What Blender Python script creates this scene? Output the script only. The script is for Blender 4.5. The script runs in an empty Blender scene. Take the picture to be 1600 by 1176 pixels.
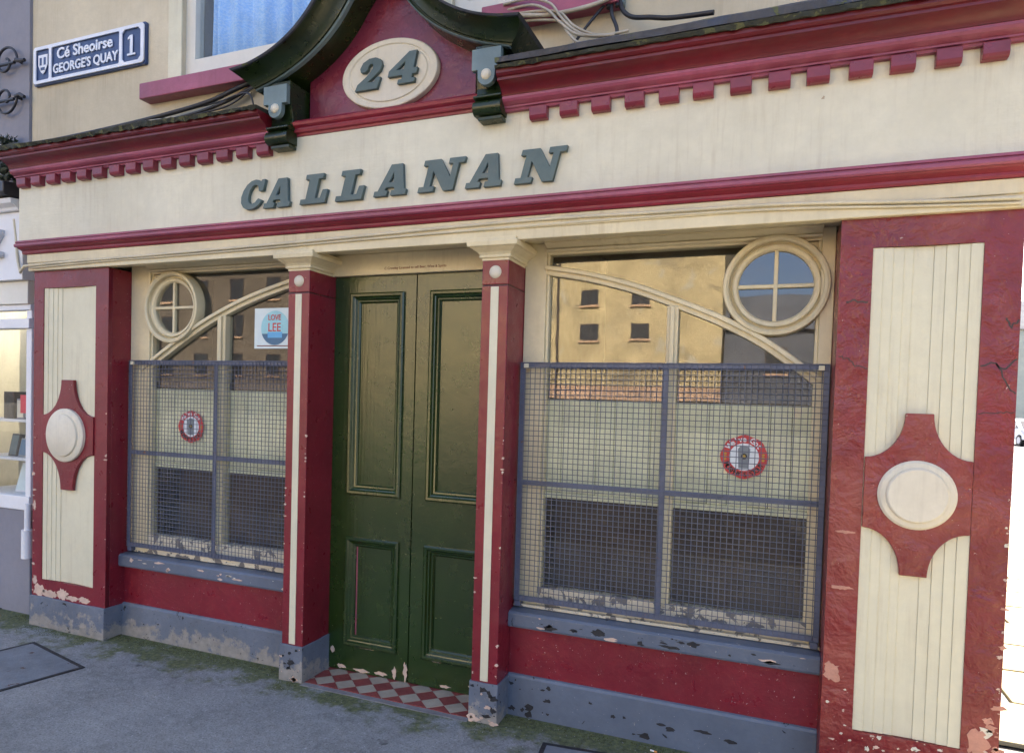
import bpy, bmesh, math, random
from mathutils import Vector, Matrix
random.seed(7)
R = math.radians
sc = bpy.context.scene
C = sc.collection

# ------------------------------------------------------------------ camera, sky, sun, exposure
cam = bpy.data.cameras.new('camera'); camo = bpy.data.objects.new('camera', cam); C.objects.link(camo)
cam.sensor_fit = 'HORIZONTAL'; cam.sensor_width = 36.0; cam.lens = 24.75
cam.shift_x = 0.0301; cam.shift_y = 0.0427
cam.clip_start = 0.05; cam.clip_end = 1500
rx, up, fw = (0.92292774, 0.38396585, 0.02783191), (-0.03745572, 0.01760798, 0.99914315), (-0.38314679, 0.92317939, -0.03063261)
camo.matrix_world = Matrix(((rx[0], up[0], -fw[0], 0.0), (rx[1], up[1], -fw[1], -3.24), (rx[2], up[2], -fw[2], 1.625), (0, 0, 0, 1)))
sc.camera = camo
SUN_EL, SUN_AZ = R(42), R(4)          # sun stands behind the pub, a little to the right
w = bpy.data.worlds.new('World'); sc.world = w; w.use_nodes = True
nt = w.node_tree; bg = nt.nodes['Background']
sky = nt.nodes.new('ShaderNodeTexSky'); sky.sky_type = 'NISHITA'; sky.sun_disc = False
sky.sun_elevation = SUN_EL; sky.sun_rotation = SUN_AZ
sky.air_density = 0.55; sky.dust_density = 5.0; sky.ozone_density = 0.3
nt.links.new(sky.outputs[0], bg.inputs[0]); bg.inputs[1].default_value = 0.13
sl = bpy.data.lights.new('sun', 'SUN'); sl.energy = 4.5; sl.angle = R(0.53); sl.color = (1.0, 0.93, 0.82)
so = bpy.data.objects.new('sun', sl); C.objects.link(so)
sdir = Vector((math.sin(SUN_AZ) * math.cos(SUN_EL), math.cos(SUN_AZ) * math.cos(SUN_EL), math.sin(SUN_EL)))
so.rotation_euler = (-sdir).to_track_quat('-Z', 'Y').to_euler(); so.location = (8, 20, 20)
sc.view_settings.view_transform = 'Standard'; sc.view_settings.look = 'None'
sc.view_settings.exposure = 2.85; sc.view_settings.gamma = 1.0
sc.render.engine = 'CYCLES'
sc.cycles.max_bounces = 10; sc.cycles.transparent_max_bounces = 16

# ------------------------------------------------------------------ materials
class NT:
    def __init__(s, name):
        s.m = bpy.data.materials.new(name); s.m.use_nodes = True; s.t = s.m.node_tree
        s.b = s.t.nodes['Principled BSDF']; s.out = s.t.nodes['Material Output']
        s.pos = s.t.nodes.new('ShaderNodeNewGeometry').outputs['Position']
    def n(s, typ, **kw):
        x = s.t.nodes.new(typ)
        for k, v in kw.items(): setattr(x, k, v)
        return x
    def l(s, a, b): s.t.links.new(a, b)
    def mapped(s, scale):
        m = s.n('ShaderNodeMapping'); s.l(s.pos, m.inputs[0]); m.inputs['Scale'].default_value = scale; return m.outputs[0]
    def noise(s, scale, detail=4, rough=.55, vec=None, dist=0.0):
        x = s.n('ShaderNodeTexNoise'); x.inputs['Scale'].default_value = scale; x.inputs['Detail'].default_value = detail
        x.inputs['Roughness'].default_value = rough; x.inputs['Distortion'].default_value = dist
        s.l(vec if vec is not None else s.pos, x.inputs['Vector']); return x.outputs['Fac']
    def ramp(s, f, a, b, lo=0.0, hi=1.0):
        x = s.n('ShaderNodeMapRange'); x.clamp = True
        for k, v in zip((1, 2, 3, 4), (a, b, lo, hi)): x.inputs[k].default_value = v
        s.l(f, x.inputs[0]); return x.outputs[0]
    def math(s, op, a, b):
        x = s.n('ShaderNodeMath', operation=op)
        for i, v in ((0, a), (1, b)):
            if isinstance(v, (int, float)): x.inputs[i].default_value = v
            else: s.l(v, x.inputs[i])
        return x.outputs[0]
    def mix(s, f, a, b):
        x = s.n('ShaderNodeMix', data_type='RGBA'); 
        if isinstance(f, (int, float)): x.inputs[0].default_value = f
        else: s.l(f, x.inputs[0])
        for i, v in ((6, a), (7, b)):
            if isinstance(v, tuple): x.inputs[i].default_value = (*v[:3], 1)
            else: s.l(v, x.inputs[i])
        return x.outputs[2]
    def bump(s, h, strength, dist=.01, prev=None):
        x = s.n('ShaderNodeBump'); x.inputs['Strength'].default_value = strength; x.inputs['Distance'].default_value = dist
        s.l(h, x.inputs['Height'])
        if prev is not None: s.l(prev, x.inputs['Normal'])
        return x.outputs[0]
    def axis(s, i):
        x = s.n('ShaderNodeSeparateXYZ'); s.l(s.pos, x.inputs[0]); return x.outputs[i]

def tint(c, k): return tuple(min(1, v * k) for v in c)
def paint(name, col, rough=.42, var=.18, vscale=2.5, chips=(), bump=.25, bscale=45, streak=None, spec=.5, wavy=0.0, streak_amt=.5, grain=None, speck=None, wear=None, warm_sheen=None, rv=1.0):
    """brush painted surface: uneven tone, chips (colour, scale, threshold), rain streaks, uneven film"""
    t = NT(name)
    c = t.mix(t.ramp(t.noise(vscale, 6, .6), .3, .7), tint(col, 1 - var), tint(col, 1 + var))
    c = t.mix(t.ramp(t.noise(vscale * 14, 5, .7), .35, .75, 0, .35), c, tint(col, 1 - var * 1.6))
    if streak:
        f = t.noise(1.0, 5, .65, vec=t.mapped((34, 20, 2.2)))
        g = t.noise(1.7, 4, .6)
        f = t.math('MULTIPLY', t.ramp(f, .5, .74), t.ramp(g, .4, .65, 0, streak_amt))
        c = t.mix(f, c, streak)
    rg = t.ramp(t.noise(vscale * 5, 4), .3, .7, rough - .07 * rv, rough + .12 * rv)
    nrm = t.bump(t.noise(bscale, 5, .6), bump, .004)
    if wavy: nrm = t.bump(t.noise(7, 4, .6, dist=.4), wavy, .03, nrm)
    if grain:
        nrm = t.bump(t.noise(1.0, 4, .6, vec=t.mapped(grain)), .35, .004, nrm)
    if warm_sheen:
        c = t.mix(t.ramp(t.noise(warm_sheen[1], 6, .65), warm_sheen[2], warm_sheen[3]), c, warm_sheen[0])  # patchy warm tone paints the reflected orange sheen into the colour
    if wear:                                    # paint gone from the splash zone near the pavement
        cw, zw = wear
        k = t.math('ADD', t.noise(11, 6, .7), t.ramp(t.axis(2), 0, zw, .22, -.12)); k = t.ramp(k, .56, .64)
        c = t.mix(k, c, t.mix(t.noise(30, 4), tint(cw, .55), tint(cw, 1.2)))
    if speck:
        k = t.ramp(t.noise(speck[1], 2, .5), speck[2], speck[2] + .03); c = t.mix(k, c, speck[0])
    for cc, s, th in chips:
        k = t.ramp(t.noise(s, 5, .62, dist=.6), th, th + .012)
        c = t.mix(k, c, cc)
        nrm = t.bump(t.math('SUBTRACT', 1.0, k), .6, .002, nrm)
    t.l(c, t.b.inputs['Base Color']); t.l(rg, t.b.inputs['Roughness']); t.l(nrm, t.b.inputs['Normal'])
    t.b.inputs['Specular IOR Level'].default_value = spec
    return t.m

MAR = (.185, .012, .022); CRM = (.64, .595, .42); BLU = (.105, .128, .168)
M = {}
M['maroon'] = paint('maroon_gloss_paint', MAR, .32, .25, chips=(((.55, .42, .36), 40, .73), ((.05, .012, .012), 24, .74)), wavy=.14, speck=((.6, .5, .45), 130, .73))
M['maroon_rough'] = paint('maroon_paint_on_rough_plaster', (.19, .016, .018), .30, .28, 1.6, chips=(((.58, .45, .38), 30, .72),), bump=.9, bscale=34, wavy=.75, grain=(10, 10, 34), warm_sheen=((.30, .075, .05), 2.1, .45, .72), speck=((.6, .5, .42), 120, .735))
M['maroon_soft'] = paint('maroon_cornice_paint', (.23, .016, .034), .4, .22, chips=(((.5, .36, .33), 48, .79),), wavy=.1, streak=(.10, .012, .02))
M['plum'] = paint('plum_paint_with_highlight', (.30, .065, .11), .38, .25, streak=(.14, .03, .04), wavy=.15)  # plum lightened so the mouldings carry a painted pinkish highlight
M['corona'] = paint('shade_darkened_cornice_red', (.125, .006, .011), .36, .25, chips=(((.4, .2, .18), 40, .77),), wavy=.1)  # the hollow's shade is put into this darker red
M['tympanum'] = paint('glossy_plum_panel_paint', (.185, .022, .042), .26, .3, 1.5, chips=(((.4, .25, .25), 40, .77),), wavy=.2)
M['dentil'] = paint('dark_plum_dentil_paint', (.21, .026, .045), .32, .25, 4, wavy=.15)
M['cream'] = paint('cream_paint', CRM, .5, .1, 1.3, chips=(((.42, .33, .22), 34, .80),), streak=(.36, .28, .17), wavy=.14)
M['cream_frieze'] = paint('cream_fascia_paint', (.66, .615, .455), .5, .14, 1.1, chips=(((.40, .31, .20), 22, .735), ((.5, .40, .26), 9, .74)), streak=(.40, .32, .20), wavy=.2, grain=(3, 3, 60), streak_amt=.5)
M['cream_wood'] = paint('yellowed_cream_joinery_paint', (.66, .57, .36), .38, .14, chips=(((.25, .2, .13), 60, .77),), streak=(.38, .28, .13), bump=.2)
M['cream_flaked'] = paint('flaking_cream_sill_paint', (.6, .54, .40), .5, .2, chips=(((.16, .15, .14), 14, .55), ((.07, .06, .05), 40, .66)), bump=.5)
M['wall'] = paint('cream_wall_render', (.56, .49, .345), .75, .16, 1.2, streak=(.33, .26, .17), bump=.4, bscale=70, spec=.25)
M['blue'] = paint('blue_grey_paint', BLU, .45, .18, chips=(((.36, .33, .28), 22, .71), ((.012, .012, .014), 15, .67)), wavy=.15, speck=((.4, .4, .4), 120, .74))
M['blue_worn'] = paint('worn_blue_grey_paint', (.125, .145, .18), .55, .22, chips=(((.015, .015, .015), 20, .66),), bump=.5, wavy=.25, wear=((.30, .275, .24), .20), speck=((.02, .02, .02), 70, .70))
M['green'] = paint('bottle_green_door_paint', (.013, .036, .004), .25, .22, 2.0, rv=.3, chips=(((.40, .30, .18), 36, .735),), wavy=.045, bump=.12, grain=(80, 80, 2), spec=.7, speck=((.3, .28, .18), 110, .745))
M['green_hood'] = paint('dark_green_gloss_paint', (.012, .024, .005), .3, .35, 4, chips=(((.12, .12, .07), 22, .72),), wavy=.2)
M['slate'] = paint('slate_green_paint', (.075, .115, .108), .45, .18, 4, chips=(((.18, .15, .07), 14, .70),), bump=.2)
M['tabgrey'] = paint('grey_blue_bracket_paint', (.14, .20, .205), .45, .2, 6, chips=(((.26, .25, .15), 20, .68),))
M['stone_cream'] = paint('off_white_disc_paint', (.66, .60, .46), .5, .12, 3, streak=(.4, .35, .26), bump=.3)
M['grille'] = paint('blue_grey_metal_paint', (.085, .10, .15), .42, .2, 8, chips=(((.17, .075, .035), 26, .68),))
M['wire'] = paint('grey_wire_paint', (.10, .11, .145), .45, .2, 8)
M['lead'] = paint('weathered_lead', (.042, .047, .062), .5, .35, 5, chips=(((.06, .075, .02), 6, .62), ((.3, .3, .28), 30, .74)), bump=.5, wavy=.5)
M['mossy'] = paint('mossy_flashing_and_shadow_gap', (.035, .036, .022), .9, .5, 8, chips=(((.085, .085, .035), 14, .56),), bump=1.0, bscale=80, wavy=.6)
M['black'] = paint('black_cable_sheath', (.014, .014, .016), .5, .2, 6)
M['palecable'] = paint('pale_cable_sheath', (.42, .37, .28), .55, .3, 6)
M['conduit'] = paint('cream_painted_conduit', (.62, .55, .38), .5, .15, 5)
M['iron'] = paint('black_wrought_iron', (.015, .016, .022), .4, .3, 9)
M['greywall'] = paint('grey_neighbour_render', (.24, .235, .26), .75, .12, 2, bump=.3, spec=.25)
M['white'] = paint('white_paint', (.72, .72, .72), .45, .08, 3)
M['upvc'] = paint('cream_white_window_frame', (.66, .63, .53), .4, .08, 3)
M['darkin'] = paint('dark_brown_interior', (.075, .046, .028), .6, .3, 3)
M['board'] = paint('pale_green_cream_boards', (.84, .83, .60), .55, .08, 4, streak=(.45, .42, .26), grain=(50, 50, 2))
M['rail'] = paint('dark_brown_trim', (.045, .03, .024), .5, .3, 6)
M['signblue'] = paint('navy_enamel', (.03, .062, .16), .4, .2, 6)
M['signwhite'] = paint('white_enamel', (.70, .72, .76), .4, .1, 8)
M['red_print'] = paint('red_print', (.55, .05, .045), .5, .1, 8)
M['white_print'] = paint('white_print', (.75, .78, .78), .5, .05, 8)
M['grey_print'] = paint('grey_print', (.22, .24, .25), .5, .2, 8)
M['black_print'] = paint('black_print', (.02, .018, .015), .5, .1, 8)
M['gold_print'] = paint('gold_print', (.50, .32, .04), .5, .2, 20)
M['aqua_print'] = paint('aqua_print', (.33, .62, .66), .5, .1, 8)
M['pale_print'] = paint('pale_paper', (.66, .75, .73), .5, .06, 8)
M['sky_print'] = paint('sky_blue_print', (.13, .42, .68), .5, .1, 8)
M['navy_print'] = paint('slate_blue_print', (.06, .15, .25), .5, .1, 8)
M['rust_print'] = paint('faded_red_print', (.16, .035, .02), .5, .1, 8)
M['salmon'] = paint('bare_salmon_plaster', (.52, .25, .17), .8, .2, 12, bump=.5)
M['bare'] = paint('bare_pink_plaster', (.58, .42, .32), .85, .2, 10, bump=.6)
M['tile_red'] = paint('red_clay_tile', (.22, .045, .04), .55, .25, 9, chips=(((.12, .1, .09), 30, .7),))
M['tile_cream'] = paint('buff_clay_tile', (.37, .31, .235), .55, .2, 9, chips=(((.16, .13, .11), 24, .7),))
M['grout'] = paint('grey_grout', (.2, .19, .19), .8, .25, 10)
M['yellow'] = paint('yellow_render_sunlit_warehouse', (.47, .37, .20), .85, .25, .9, chips=(((.30, .24, .14), .35, .60), ((.42, .37, .26), .8, .62)), streak=(.30, .23, .12), bump=.3, bscale=8, spec=.2)
M['brown_far'] = paint('brown_render_far', (.12, .095, .07), .85, .25, .3, spec=.2)
M['slate_far'] = paint('slate_grey_far', (.10, .105, .12), .8, .2, .4, spec=.2)
M['peach_far'] = paint('peach_plinth_far', (.50, .32, .20), .85, .2, .5, spec=.2)
M['darkpane'] = paint('dark_window_pane', (.02, .022, .025), .25, .2, 4)
M['rubber'] = paint('tyre_rubber', (.02, .02, .02), .8, .2, 10)
M['carpaint'] = paint('silver_car_paint', (.5, .52, .55), .25, .05, 4)
M['chrome'] = paint('brushed_metal', (.5, .5, .52), .3, .1, 5)
M['leaf'] = paint('dark_leaf', (.022, .035, .014), .6, .4, 30)
M['stem'] = paint('brown_stem', (.06, .045, .03), .8, .3, 20)
M['moss'] = paint('moss', (.085, .09, .03), .95, .45, 40, spec=.1)
M['butt_white'] = paint('cigarette_paper', (.7, .68, .62), .8, .1, 30)
M['butt_orange'] = paint('cigarette_filter', (.6, .25, .06), .8, .2, 60)
M['gravel'] = paint('grit', (.36, .35, .34), .9, .4, 80)
M['cover'] = paint('concrete_cover_infill', (.17, .185, .20), .8, .25, 6, chips=(((.09, .05, .04), 7, .66),), bump=.8, bscale=90)
M['coveriron'] = paint('black_cover_frame', (.018, .018, .02), .7, .3, 12, bump=.6)
M['redcard'] = paint('red_card', (.55, .06, .07), .5, .1, 8)
M['quaystone'] = paint('dark_quay_stone', (.13, .12, .105), .85, .25, .8, spec=.2)
M['added_darkquay'] = paint('added_dark_quay_stone', (.035, .03, .027), .85, .4, .8, chips=(((.12, .05, .035), 1.1, .66),), spec=.2)
M['asphalt'] = paint('asphalt', (.06, .06, .062), .85, .25, 2, bump=.8, bscale=120, spec=.3)
M['slab'] = paint('yellowish_paving_slab', (.30, .26, .165), .8, .2, 2.2, bump=.6, bscale=80, spec=.3)

def glass(name, refl=.15, tintc=(.95, .96, .94), dirt=.03, wob=.05):
    t = NT(name); t.t.nodes.remove(t.b)
    tr = t.n('ShaderNodeBsdfTransparent'); tr.inputs[0].default_value = (*tintc, 1)
    gl = t.n('ShaderNodeBsdfGlossy'); gl.inputs['Roughness'].default_value = .012
    nb = t.bump(t.noise(3.2, 2), wob, .05); t.l(nb, gl.inputs['Normal'])
    lw = t.n('ShaderNodeLayerWeight')          # Facing: the same from both sides of the sheet
    f = t.math('ADD', t.math('MULTIPLY', t.math('POWER', lw.outputs['Facing'], 5.0), 1 - refl), refl)
    df = t.n('ShaderNodeBsdfDiffuse'); df.inputs[0].default_value = (.35, .32, .26, 1)
    m1 = t.n('ShaderNodeMixShader'); t.l(t.ramp(t.noise(9, 6, .7), .42, .75, dirt * .4, dirt * 3), m1.inputs[0]); t.l(tr.outputs[0], m1.inputs[1]); t.l(df.outputs[0], m1.inputs[2])
    m2 = t.n('ShaderNodeMixShader'); t.l(f, m2.inputs[0]); t.l(m1.outputs[0], m2.inputs[1]); t.l(gl.outputs[0], m2.inputs[2])
    t.l(m2.outputs[0], t.out.inputs[0]); return t.m
M['glass'] = glass('old_window_glass', .062, wob=.006)
M['glass_clear'] = glass('shop_window_glass', .035, (.96, .97, .97), .02, .004)

def curtain_mat():
    t = NT('pale_blue_net_curtain'); t.b.inputs['Base Color'].default_value = (.26, .50, .86, 1); t.b.inputs['Roughness'].default_value = .8
    f = t.noise(1, 3, .5, vec=t.mapped((60, 60, 110))); t.l(t.mix(t.ramp(f, .4, .62), (.34, .58, .92), (.50, .70, .95)), t.b.inputs['Base Color'])
    return t.m
M['curtain'] = curtain_mat()

def pavement_mat():
    t = NT('worn_concrete_pavement')
    c = t.mix(t.ramp(t.noise(1.6, 7, .65), .3, .7), (.155, .160, .155), (.31, .315, .305))
    c = t.mix(t.ramp(t.noise(16, 6, .75), .4, .72, 0, .6), c, (.40, .405, .405))
    c = t.mix(t.ramp(t.noise(95, 4, .75), .5, .68, 0, .85), c, (.085, .085, .085))
    c = t.mix(t.ramp(t.noise(48, 5, .75), .56, .7, 0, .7), c, (.44, .445, .45))
    c = t.mix(t.ramp(t.noise(7, 3, .5), .70, .74, 0, .75), c, (.075, .072, .07))
    # moss keeps to the damp strip along the foot of the wall
    y = t.axis(1); strip = t.ramp(y, -.42, .1)
    mm = t.math('ADD', t.noise(5.5, 7, .72), t.math('MULTIPLY', strip, .40))
    mk = t.math('MULTIPLY', t.ramp(mm, .66, .80), t.ramp(y, -.55, -.2))
    g = t.mix(t.ramp(t.noise(40, 4), .35, .7), (.045, .058, .014), (.155, .17, .045))
    c = t.mix(t.math('MULTIPLY', mk, .85), c, g)
    c = t.mix(t.ramp(t.noise(60, 2, .5), .70, .74, 0, .8), c, (.52, .52, .52))
    h = t.bump(t.noise(150, 4, .7), .8, .005); h = t.bump(t.noise(26, 7, .75), .8, .014, h)
    t.l(c, t.b.inputs['Base Color']); t.l(h, t.b.inputs['Normal']); t.b.inputs['Roughness'].default_value = .82
    t.b.inputs['Specular IOR Level'].default_value = .3
    return t.m
M['pavement'] = pavement_mat()

def water_mat():
    t = NT('river_water'); t.b.inputs['Base Color'].default_value = (.03, .04, .035, 1); t.b.inputs['Roughness'].default_value = .08
    t.l(t.bump(t.noise(1.5, 4), .4, .1), t.b.inputs['Normal']); return t.m
M['water'] = water_mat()

# ------------------------------------------------------------------ geometry helpers
class MB:
    def __init__(s): s.v = []; s.f = []
    def add(s, vs, fs):
        o = len(s.v); s.v += [tuple(v) for v in vs]; s.f += [tuple(i + o for i in f) for f in fs]; return s
    def box(s, x0, x1, y0, y1, z0, z1):
        return s.add([(x0, y0, z0), (x1, y0, z0), (x1, y1, z0), (x0, y1, z0), (x0, y0, z1), (x1, y0, z1), (x1, y1, z1), (x0, y1, z1)],
                     [(0, 3, 2, 1), (4, 5, 6, 7), (0, 1, 5, 4), (1, 2, 6, 5), (2, 3, 7, 6), (3, 0, 4, 7)])
    def xz(s, poly, y0, y1):                 # polygon in X,Z pushed from y0 (front) to y1
        n = len(poly)
        s.add([(x, y0, z) for x, z in poly] + [(x, y1, z) for x, z in poly],
              [tuple(range(n)), tuple(range(2 * n - 1, n - 1, -1))] + [(i, i + n, (i + 1) % n + n, (i + 1) % n) for i in range(n)]); return s
    def yz(s, poly, x0, x1):
        n = len(poly)
        s.add([(x0, y, z) for y, z in poly] + [(x1, y, z) for y, z in poly],
              [tuple(range(n)), tuple(range(2 * n - 1, n - 1, -1))] + [(i, i + n, (i + 1) % n + n, (i + 1) % n) for i in range(n)]); return s
    def xy(s, poly, z0, z1):
        n = len(poly)
        s.add([(x, y, z0) for x, y in poly] + [(x, y, z1) for x, y in poly],
              [tuple(range(n - 1, -1, -1)), tuple(range(n, 2 * n))] + [(i, (i + 1) % n, (i + 1) % n + n, i + n) for i in range(n)]); return s
    def disc(s, cx, cz, prof, n=48, ax=1.0, az=1.0):      # lathe about the Y axis: prof = [(r, y)...] front centre first
        rows = []; vs = []; fs = []
        for r, y in prof:
            rows.append(len(vs)); vs += [(cx + r * ax * math.cos(2 * math.pi * k / n), y, cz + r * az * math.sin(2 * math.pi * k / n)) for k in range(n)]
        for a, b in zip(rows, rows[1:]):
            fs += [(a + k, a + (k + 1) % n, b + (k + 1) % n, b + k) for k in range(n)]
        if prof[0][0] < 1e-4 or True:
            if prof[0][0] > 1e-4 and not getattr(s, 'open', False): fs.append(tuple(rows[0] + k for k in range(n - 1, -1, -1)))
        return s.add(vs, fs)
    def ring(s, cx, cz, prof, n=64):         # closed profile revolved about Y
        m = len(prof); vs = []; fs = []
        for k in range(n):
            a = 2 * math.pi * k / n
            vs += [(cx + r * math.cos(a), y, cz + r * math.sin(a)) for r, y in prof]
        for k in range(n):
            for j in range(m):
                a, b = k * m + j, k * m + (j + 1) % m; c, d = ((k + 1) % n) * m + (j + 1) % m, ((k + 1) % n) * m + j
                fs.append((a, b, c, d))
        return s.add(vs, fs)
    def tube(s, pts, r, n=6, r1=None):
        pts = [Vector(p) for p in pts]; vs = []; fs = []; N = len(pts)
        for i, p in enumerate(pts):
            d = (pts[min(i + 1, N - 1)] - pts[max(i - 1, 0)]).normalized()
            a = d.cross(Vector((0, 0, 1))); a = a if a.length > 1e-3 else d.cross(Vector((0, 1, 0))); a.normalize(); b = d.cross(a)
            rr = r if r1 is None else r + (r1 - r) * i / (N - 1)
            vs += [p + (a * math.cos(2 * math.pi * k / n) + b * math.sin(2 * math.pi * k / n)) * rr for k in range(n)]
        for i in range(N - 1):
            fs += [(i * n + k, i * n + (k + 1) % n, (i + 1) * n + (k + 1) % n, (i + 1) * n + k) for k in range(n)]
        fs += [tuple(range(n - 1, -1, -1)), tuple((N - 1) * n + k for k in range(n))]
        return s.add(vs, fs)
    def band(s, pts, wd, y0, y1):            # flat member of width wd following an X,Z line
        a, b = offset(pts, wd / 2), offset(pts, -wd / 2)
        return s.xz_strip(a, b, y0, y1)
    def xz_strip(s, a, b, y0, y1):
        n = len(a); vs = []; fs = []
        for p, q in zip(a, b): vs += [(p[0], y0, p[1]), (q[0], y0, q[1]), (q[0], y1, q[1]), (p[0], y1, p[1])]
        for i in range(n - 1):
            for j in range(4): fs.append((i * 4 + j, i * 4 + (j + 1) % 4, i * 4 + 4 + (j + 1) % 4, i * 4 + 4 + j))
        fs += [(3, 2, 1, 0), tuple((n - 1) * 4 + j for j in range(4))]
        return s.add(vs, fs)
    def mesh(s, name):
        me = bpy.data.meshes.new(name); me.from_pydata(s.v, [], s.f); me.validate()
        bm = bmesh.new(); bm.from_mesh(me); bmesh.ops.recalc_face_normals(bm, faces=bm.faces); bm.to_mesh(me); bm.free(); return me
    def build(s, name, mat, parent=None, bev=0, smooth=False, seg=2):
        return ob(name, s.mesh(name), mat, parent, bev, smooth, seg)
def ob(name, me, mat, parent=None, bev=0, smooth=False, seg=2):
    o = bpy.data.objects.new(name, me); C.objects.link(o)
    if mat and not me.materials: me.materials.append(M[mat])
    if parent: o.parent = parent
    if bev:
        b = o.modifiers.new('bevel', 'BEVEL'); b.width = bev; b.segments = seg; b.limit_method = 'ANGLE'; b.angle_limit = R(35)
    if smooth: me.shade_auto() if hasattr(me, 'shade_auto') else [setattr(p, 'use_smooth', True) for p in me.polygons]
    return o
def shade(me, ang=40):
    for p in me.polygons: p.use_smooth = True
    bm = bmesh.new(); bm.from_mesh(me)
    for e in bm.edges:
        if len(e.link_faces) == 2 and e.calc_face_angle(0) > R(ang): e.smooth = False
    bm.to_mesh(me); bm.free()
def smooth(o, ang=40): shade(o.data, ang); return o
def offset(pts, d):
    out = []
    for i, p in enumerate(pts):
        a, b = pts[max(i - 1, 0)], pts[min(i + 1, len(pts) - 1)]
        t = Vector((b[0] - a[0], b[1] - a[1])).normalized(); out.append((p[0] - t.y * d, p[1] + t.x * d))
    return out
def spline(pts, k=6):                        # Catmull-Rom through points of any dimension
    P = [Vector(p) for p in pts]; out = []
    for i in range(len(P) - 1):
        a, b, c, d = P[max(i - 1, 0)], P[i], P[i + 1], P[min(i + 2, len(P) - 1)]
        for j in range(k):
            t = j / k
            out.append(tuple(.5 * ((2 * b) + (c - a) * t + (2 * a - 5 * b + 4 * c - d) * t * t + (3 * b - a - 3 * c + d) * t ** 3)))
    out.append(tuple(P[-1])); return out
def at(pts, s):                              # point at share s of the line's length
    L = [0]
    for a, b in zip(pts, pts[1:]): L.append(L[-1] + math.dist(a, b))
    d = s * L[-1]
    for i in range(len(pts) - 1):
        if d <= L[i + 1] + 1e-9:
            u = (d - L[i]) / max(1e-9, L[i + 1] - L[i]); return tuple(p + (q - p) * u for p, q in zip(pts[i], pts[i + 1]))
    return pts[-1]
def empty(name, loc, label=None, cat=None, group=None):
    o = bpy.data.objects.new(name, None); C.objects.link(o); o.empty_display_size = .1
    # things are modelled in world coordinates: the Empty marks the base, parts keep their place
    o.location = loc; o['_base'] = loc
    if label: tag(o, label, cat, group)
    return o
def tag(o, label, cat, group=None):
    o['label'] = label; o['category'] = cat
    if group: o['group'] = group
    return o
def struct(o): o['kind'] = 'structure'; return o
def group(name, parent):                     # a part that is only a holder of sub-parts
    o = bpy.data.objects.new(name, None); C.objects.link(o); o.parent = parent; o.empty_display_size = .05; return o
def shape_curve(polys, depth, bevel=0.0):
    cu = bpy.data.curves.new('outline', 'CURVE'); cu.dimensions = '2D'; cu.fill_mode = 'BOTH'; cu.extrude = depth / 2; cu.bevel_depth = bevel; cu.bevel_resolution = 1
    for poly in polys:
        s = cu.splines.new('POLY'); s.points.add(len(poly) - 1)
        for p, q in zip(s.points, poly): p.co = (q[0], q[1], 0, 1)
        s.use_cyclic_u = True
    return cu
def curve_mesh(cu, name):
    o = bpy.data.objects.new('tmp', cu); C.objects.link(o)
    dg = bpy.context.evaluated_depsgraph_get(); dg.update()
    me = bpy.data.meshes.new_from_object(o.evaluated_get(dg)); bpy.data.objects.remove(o); bpy.data.curves.remove(cu)
    me.name = name; me.materials.clear(); return me
def to_wall(me, y):                          # curve lies in X,Y of its own: stand it up on the wall, front at y
    for v in me.vertices: v.co = (v.co.x, y - v.co.z, v.co.y)
    return me
def text_mesh(body, size, align='CENTER', depth=.002, bold=0.0, shear=0.0, spacing=1.0):
    cu = bpy.data.curves.new('text', 'FONT'); cu.body = body; cu.size = size; cu.align_x = align; cu.align_y = 'CENTER'
    cu.extrude = depth / 2; cu.offset = bold; cu.shear = shear; cu.space_character = spacing; cu.resolution_u = 3
    return curve_mesh(cu, 'lettering')
def fit_text(body, x0, x1, z0, z1, y, mat, name, parent, depth=.003, bold=0.0, shear=0.0):
    me = text_mesh(body, .1, 'LEFT', depth, bold, shear)
    xs = [v.co.x for v in me.vertices]; ys = [v.co.y for v in me.vertices]
    ax, bx, ay, by = min(xs), max(xs), min(ys), max(ys)
    for v in me.vertices:
        v.co.x = x0 + (v.co.x - ax) / (bx - ax) * (x1 - x0); v.co.y = z0 + (v.co.y - ay) / (by - ay) * (z1 - z0)
    to_wall(me, y); return ob(name, me, mat, parent)
def rough(me, amp, s=9.0, keepy=False):      # worn, hand-made unevenness
    from mathutils import noise as nz
    for v in me.vertices:
        n = nz.noise_vector(v.co * s)
        v.co += Vector((n.x, 0 if keepy else n.y, n.z)) * amp
    return me
def subdivided_box(x0, x1, y0, y1, z0, z1, cut):
    bm = bmesh.new(); bmesh.ops.create_cube(bm, size=1)
    bmesh.ops.scale(bm, vec=(x1 - x0, y1 - y0, z1 - z0), verts=bm.verts); bmesh.ops.translate(bm, vec=((x0 + x1) / 2, (y0 + y1) / 2, (z0 + z1) / 2), verts=bm.verts)
    for ax in range(3):
        span = (x1 - x0, y1 - y0, z1 - z0)[ax]; n = int(span / cut)
        for i in range(1, n + 1):
            co = [0, 0, 0]; no = [0, 0, 0]; no[ax] = 1; co[ax] = (x0, y0, z0)[ax] + span * i / (n + 1)
            bmesh.ops.bisect_plane(bm, geom=bm.verts[:] + bm.edges[:] + bm.faces[:], plane_co=co, plane_no=no)
    me = bpy.data.meshes.new('block'); bm.to_mesh(me); bm.free(); return me

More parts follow.
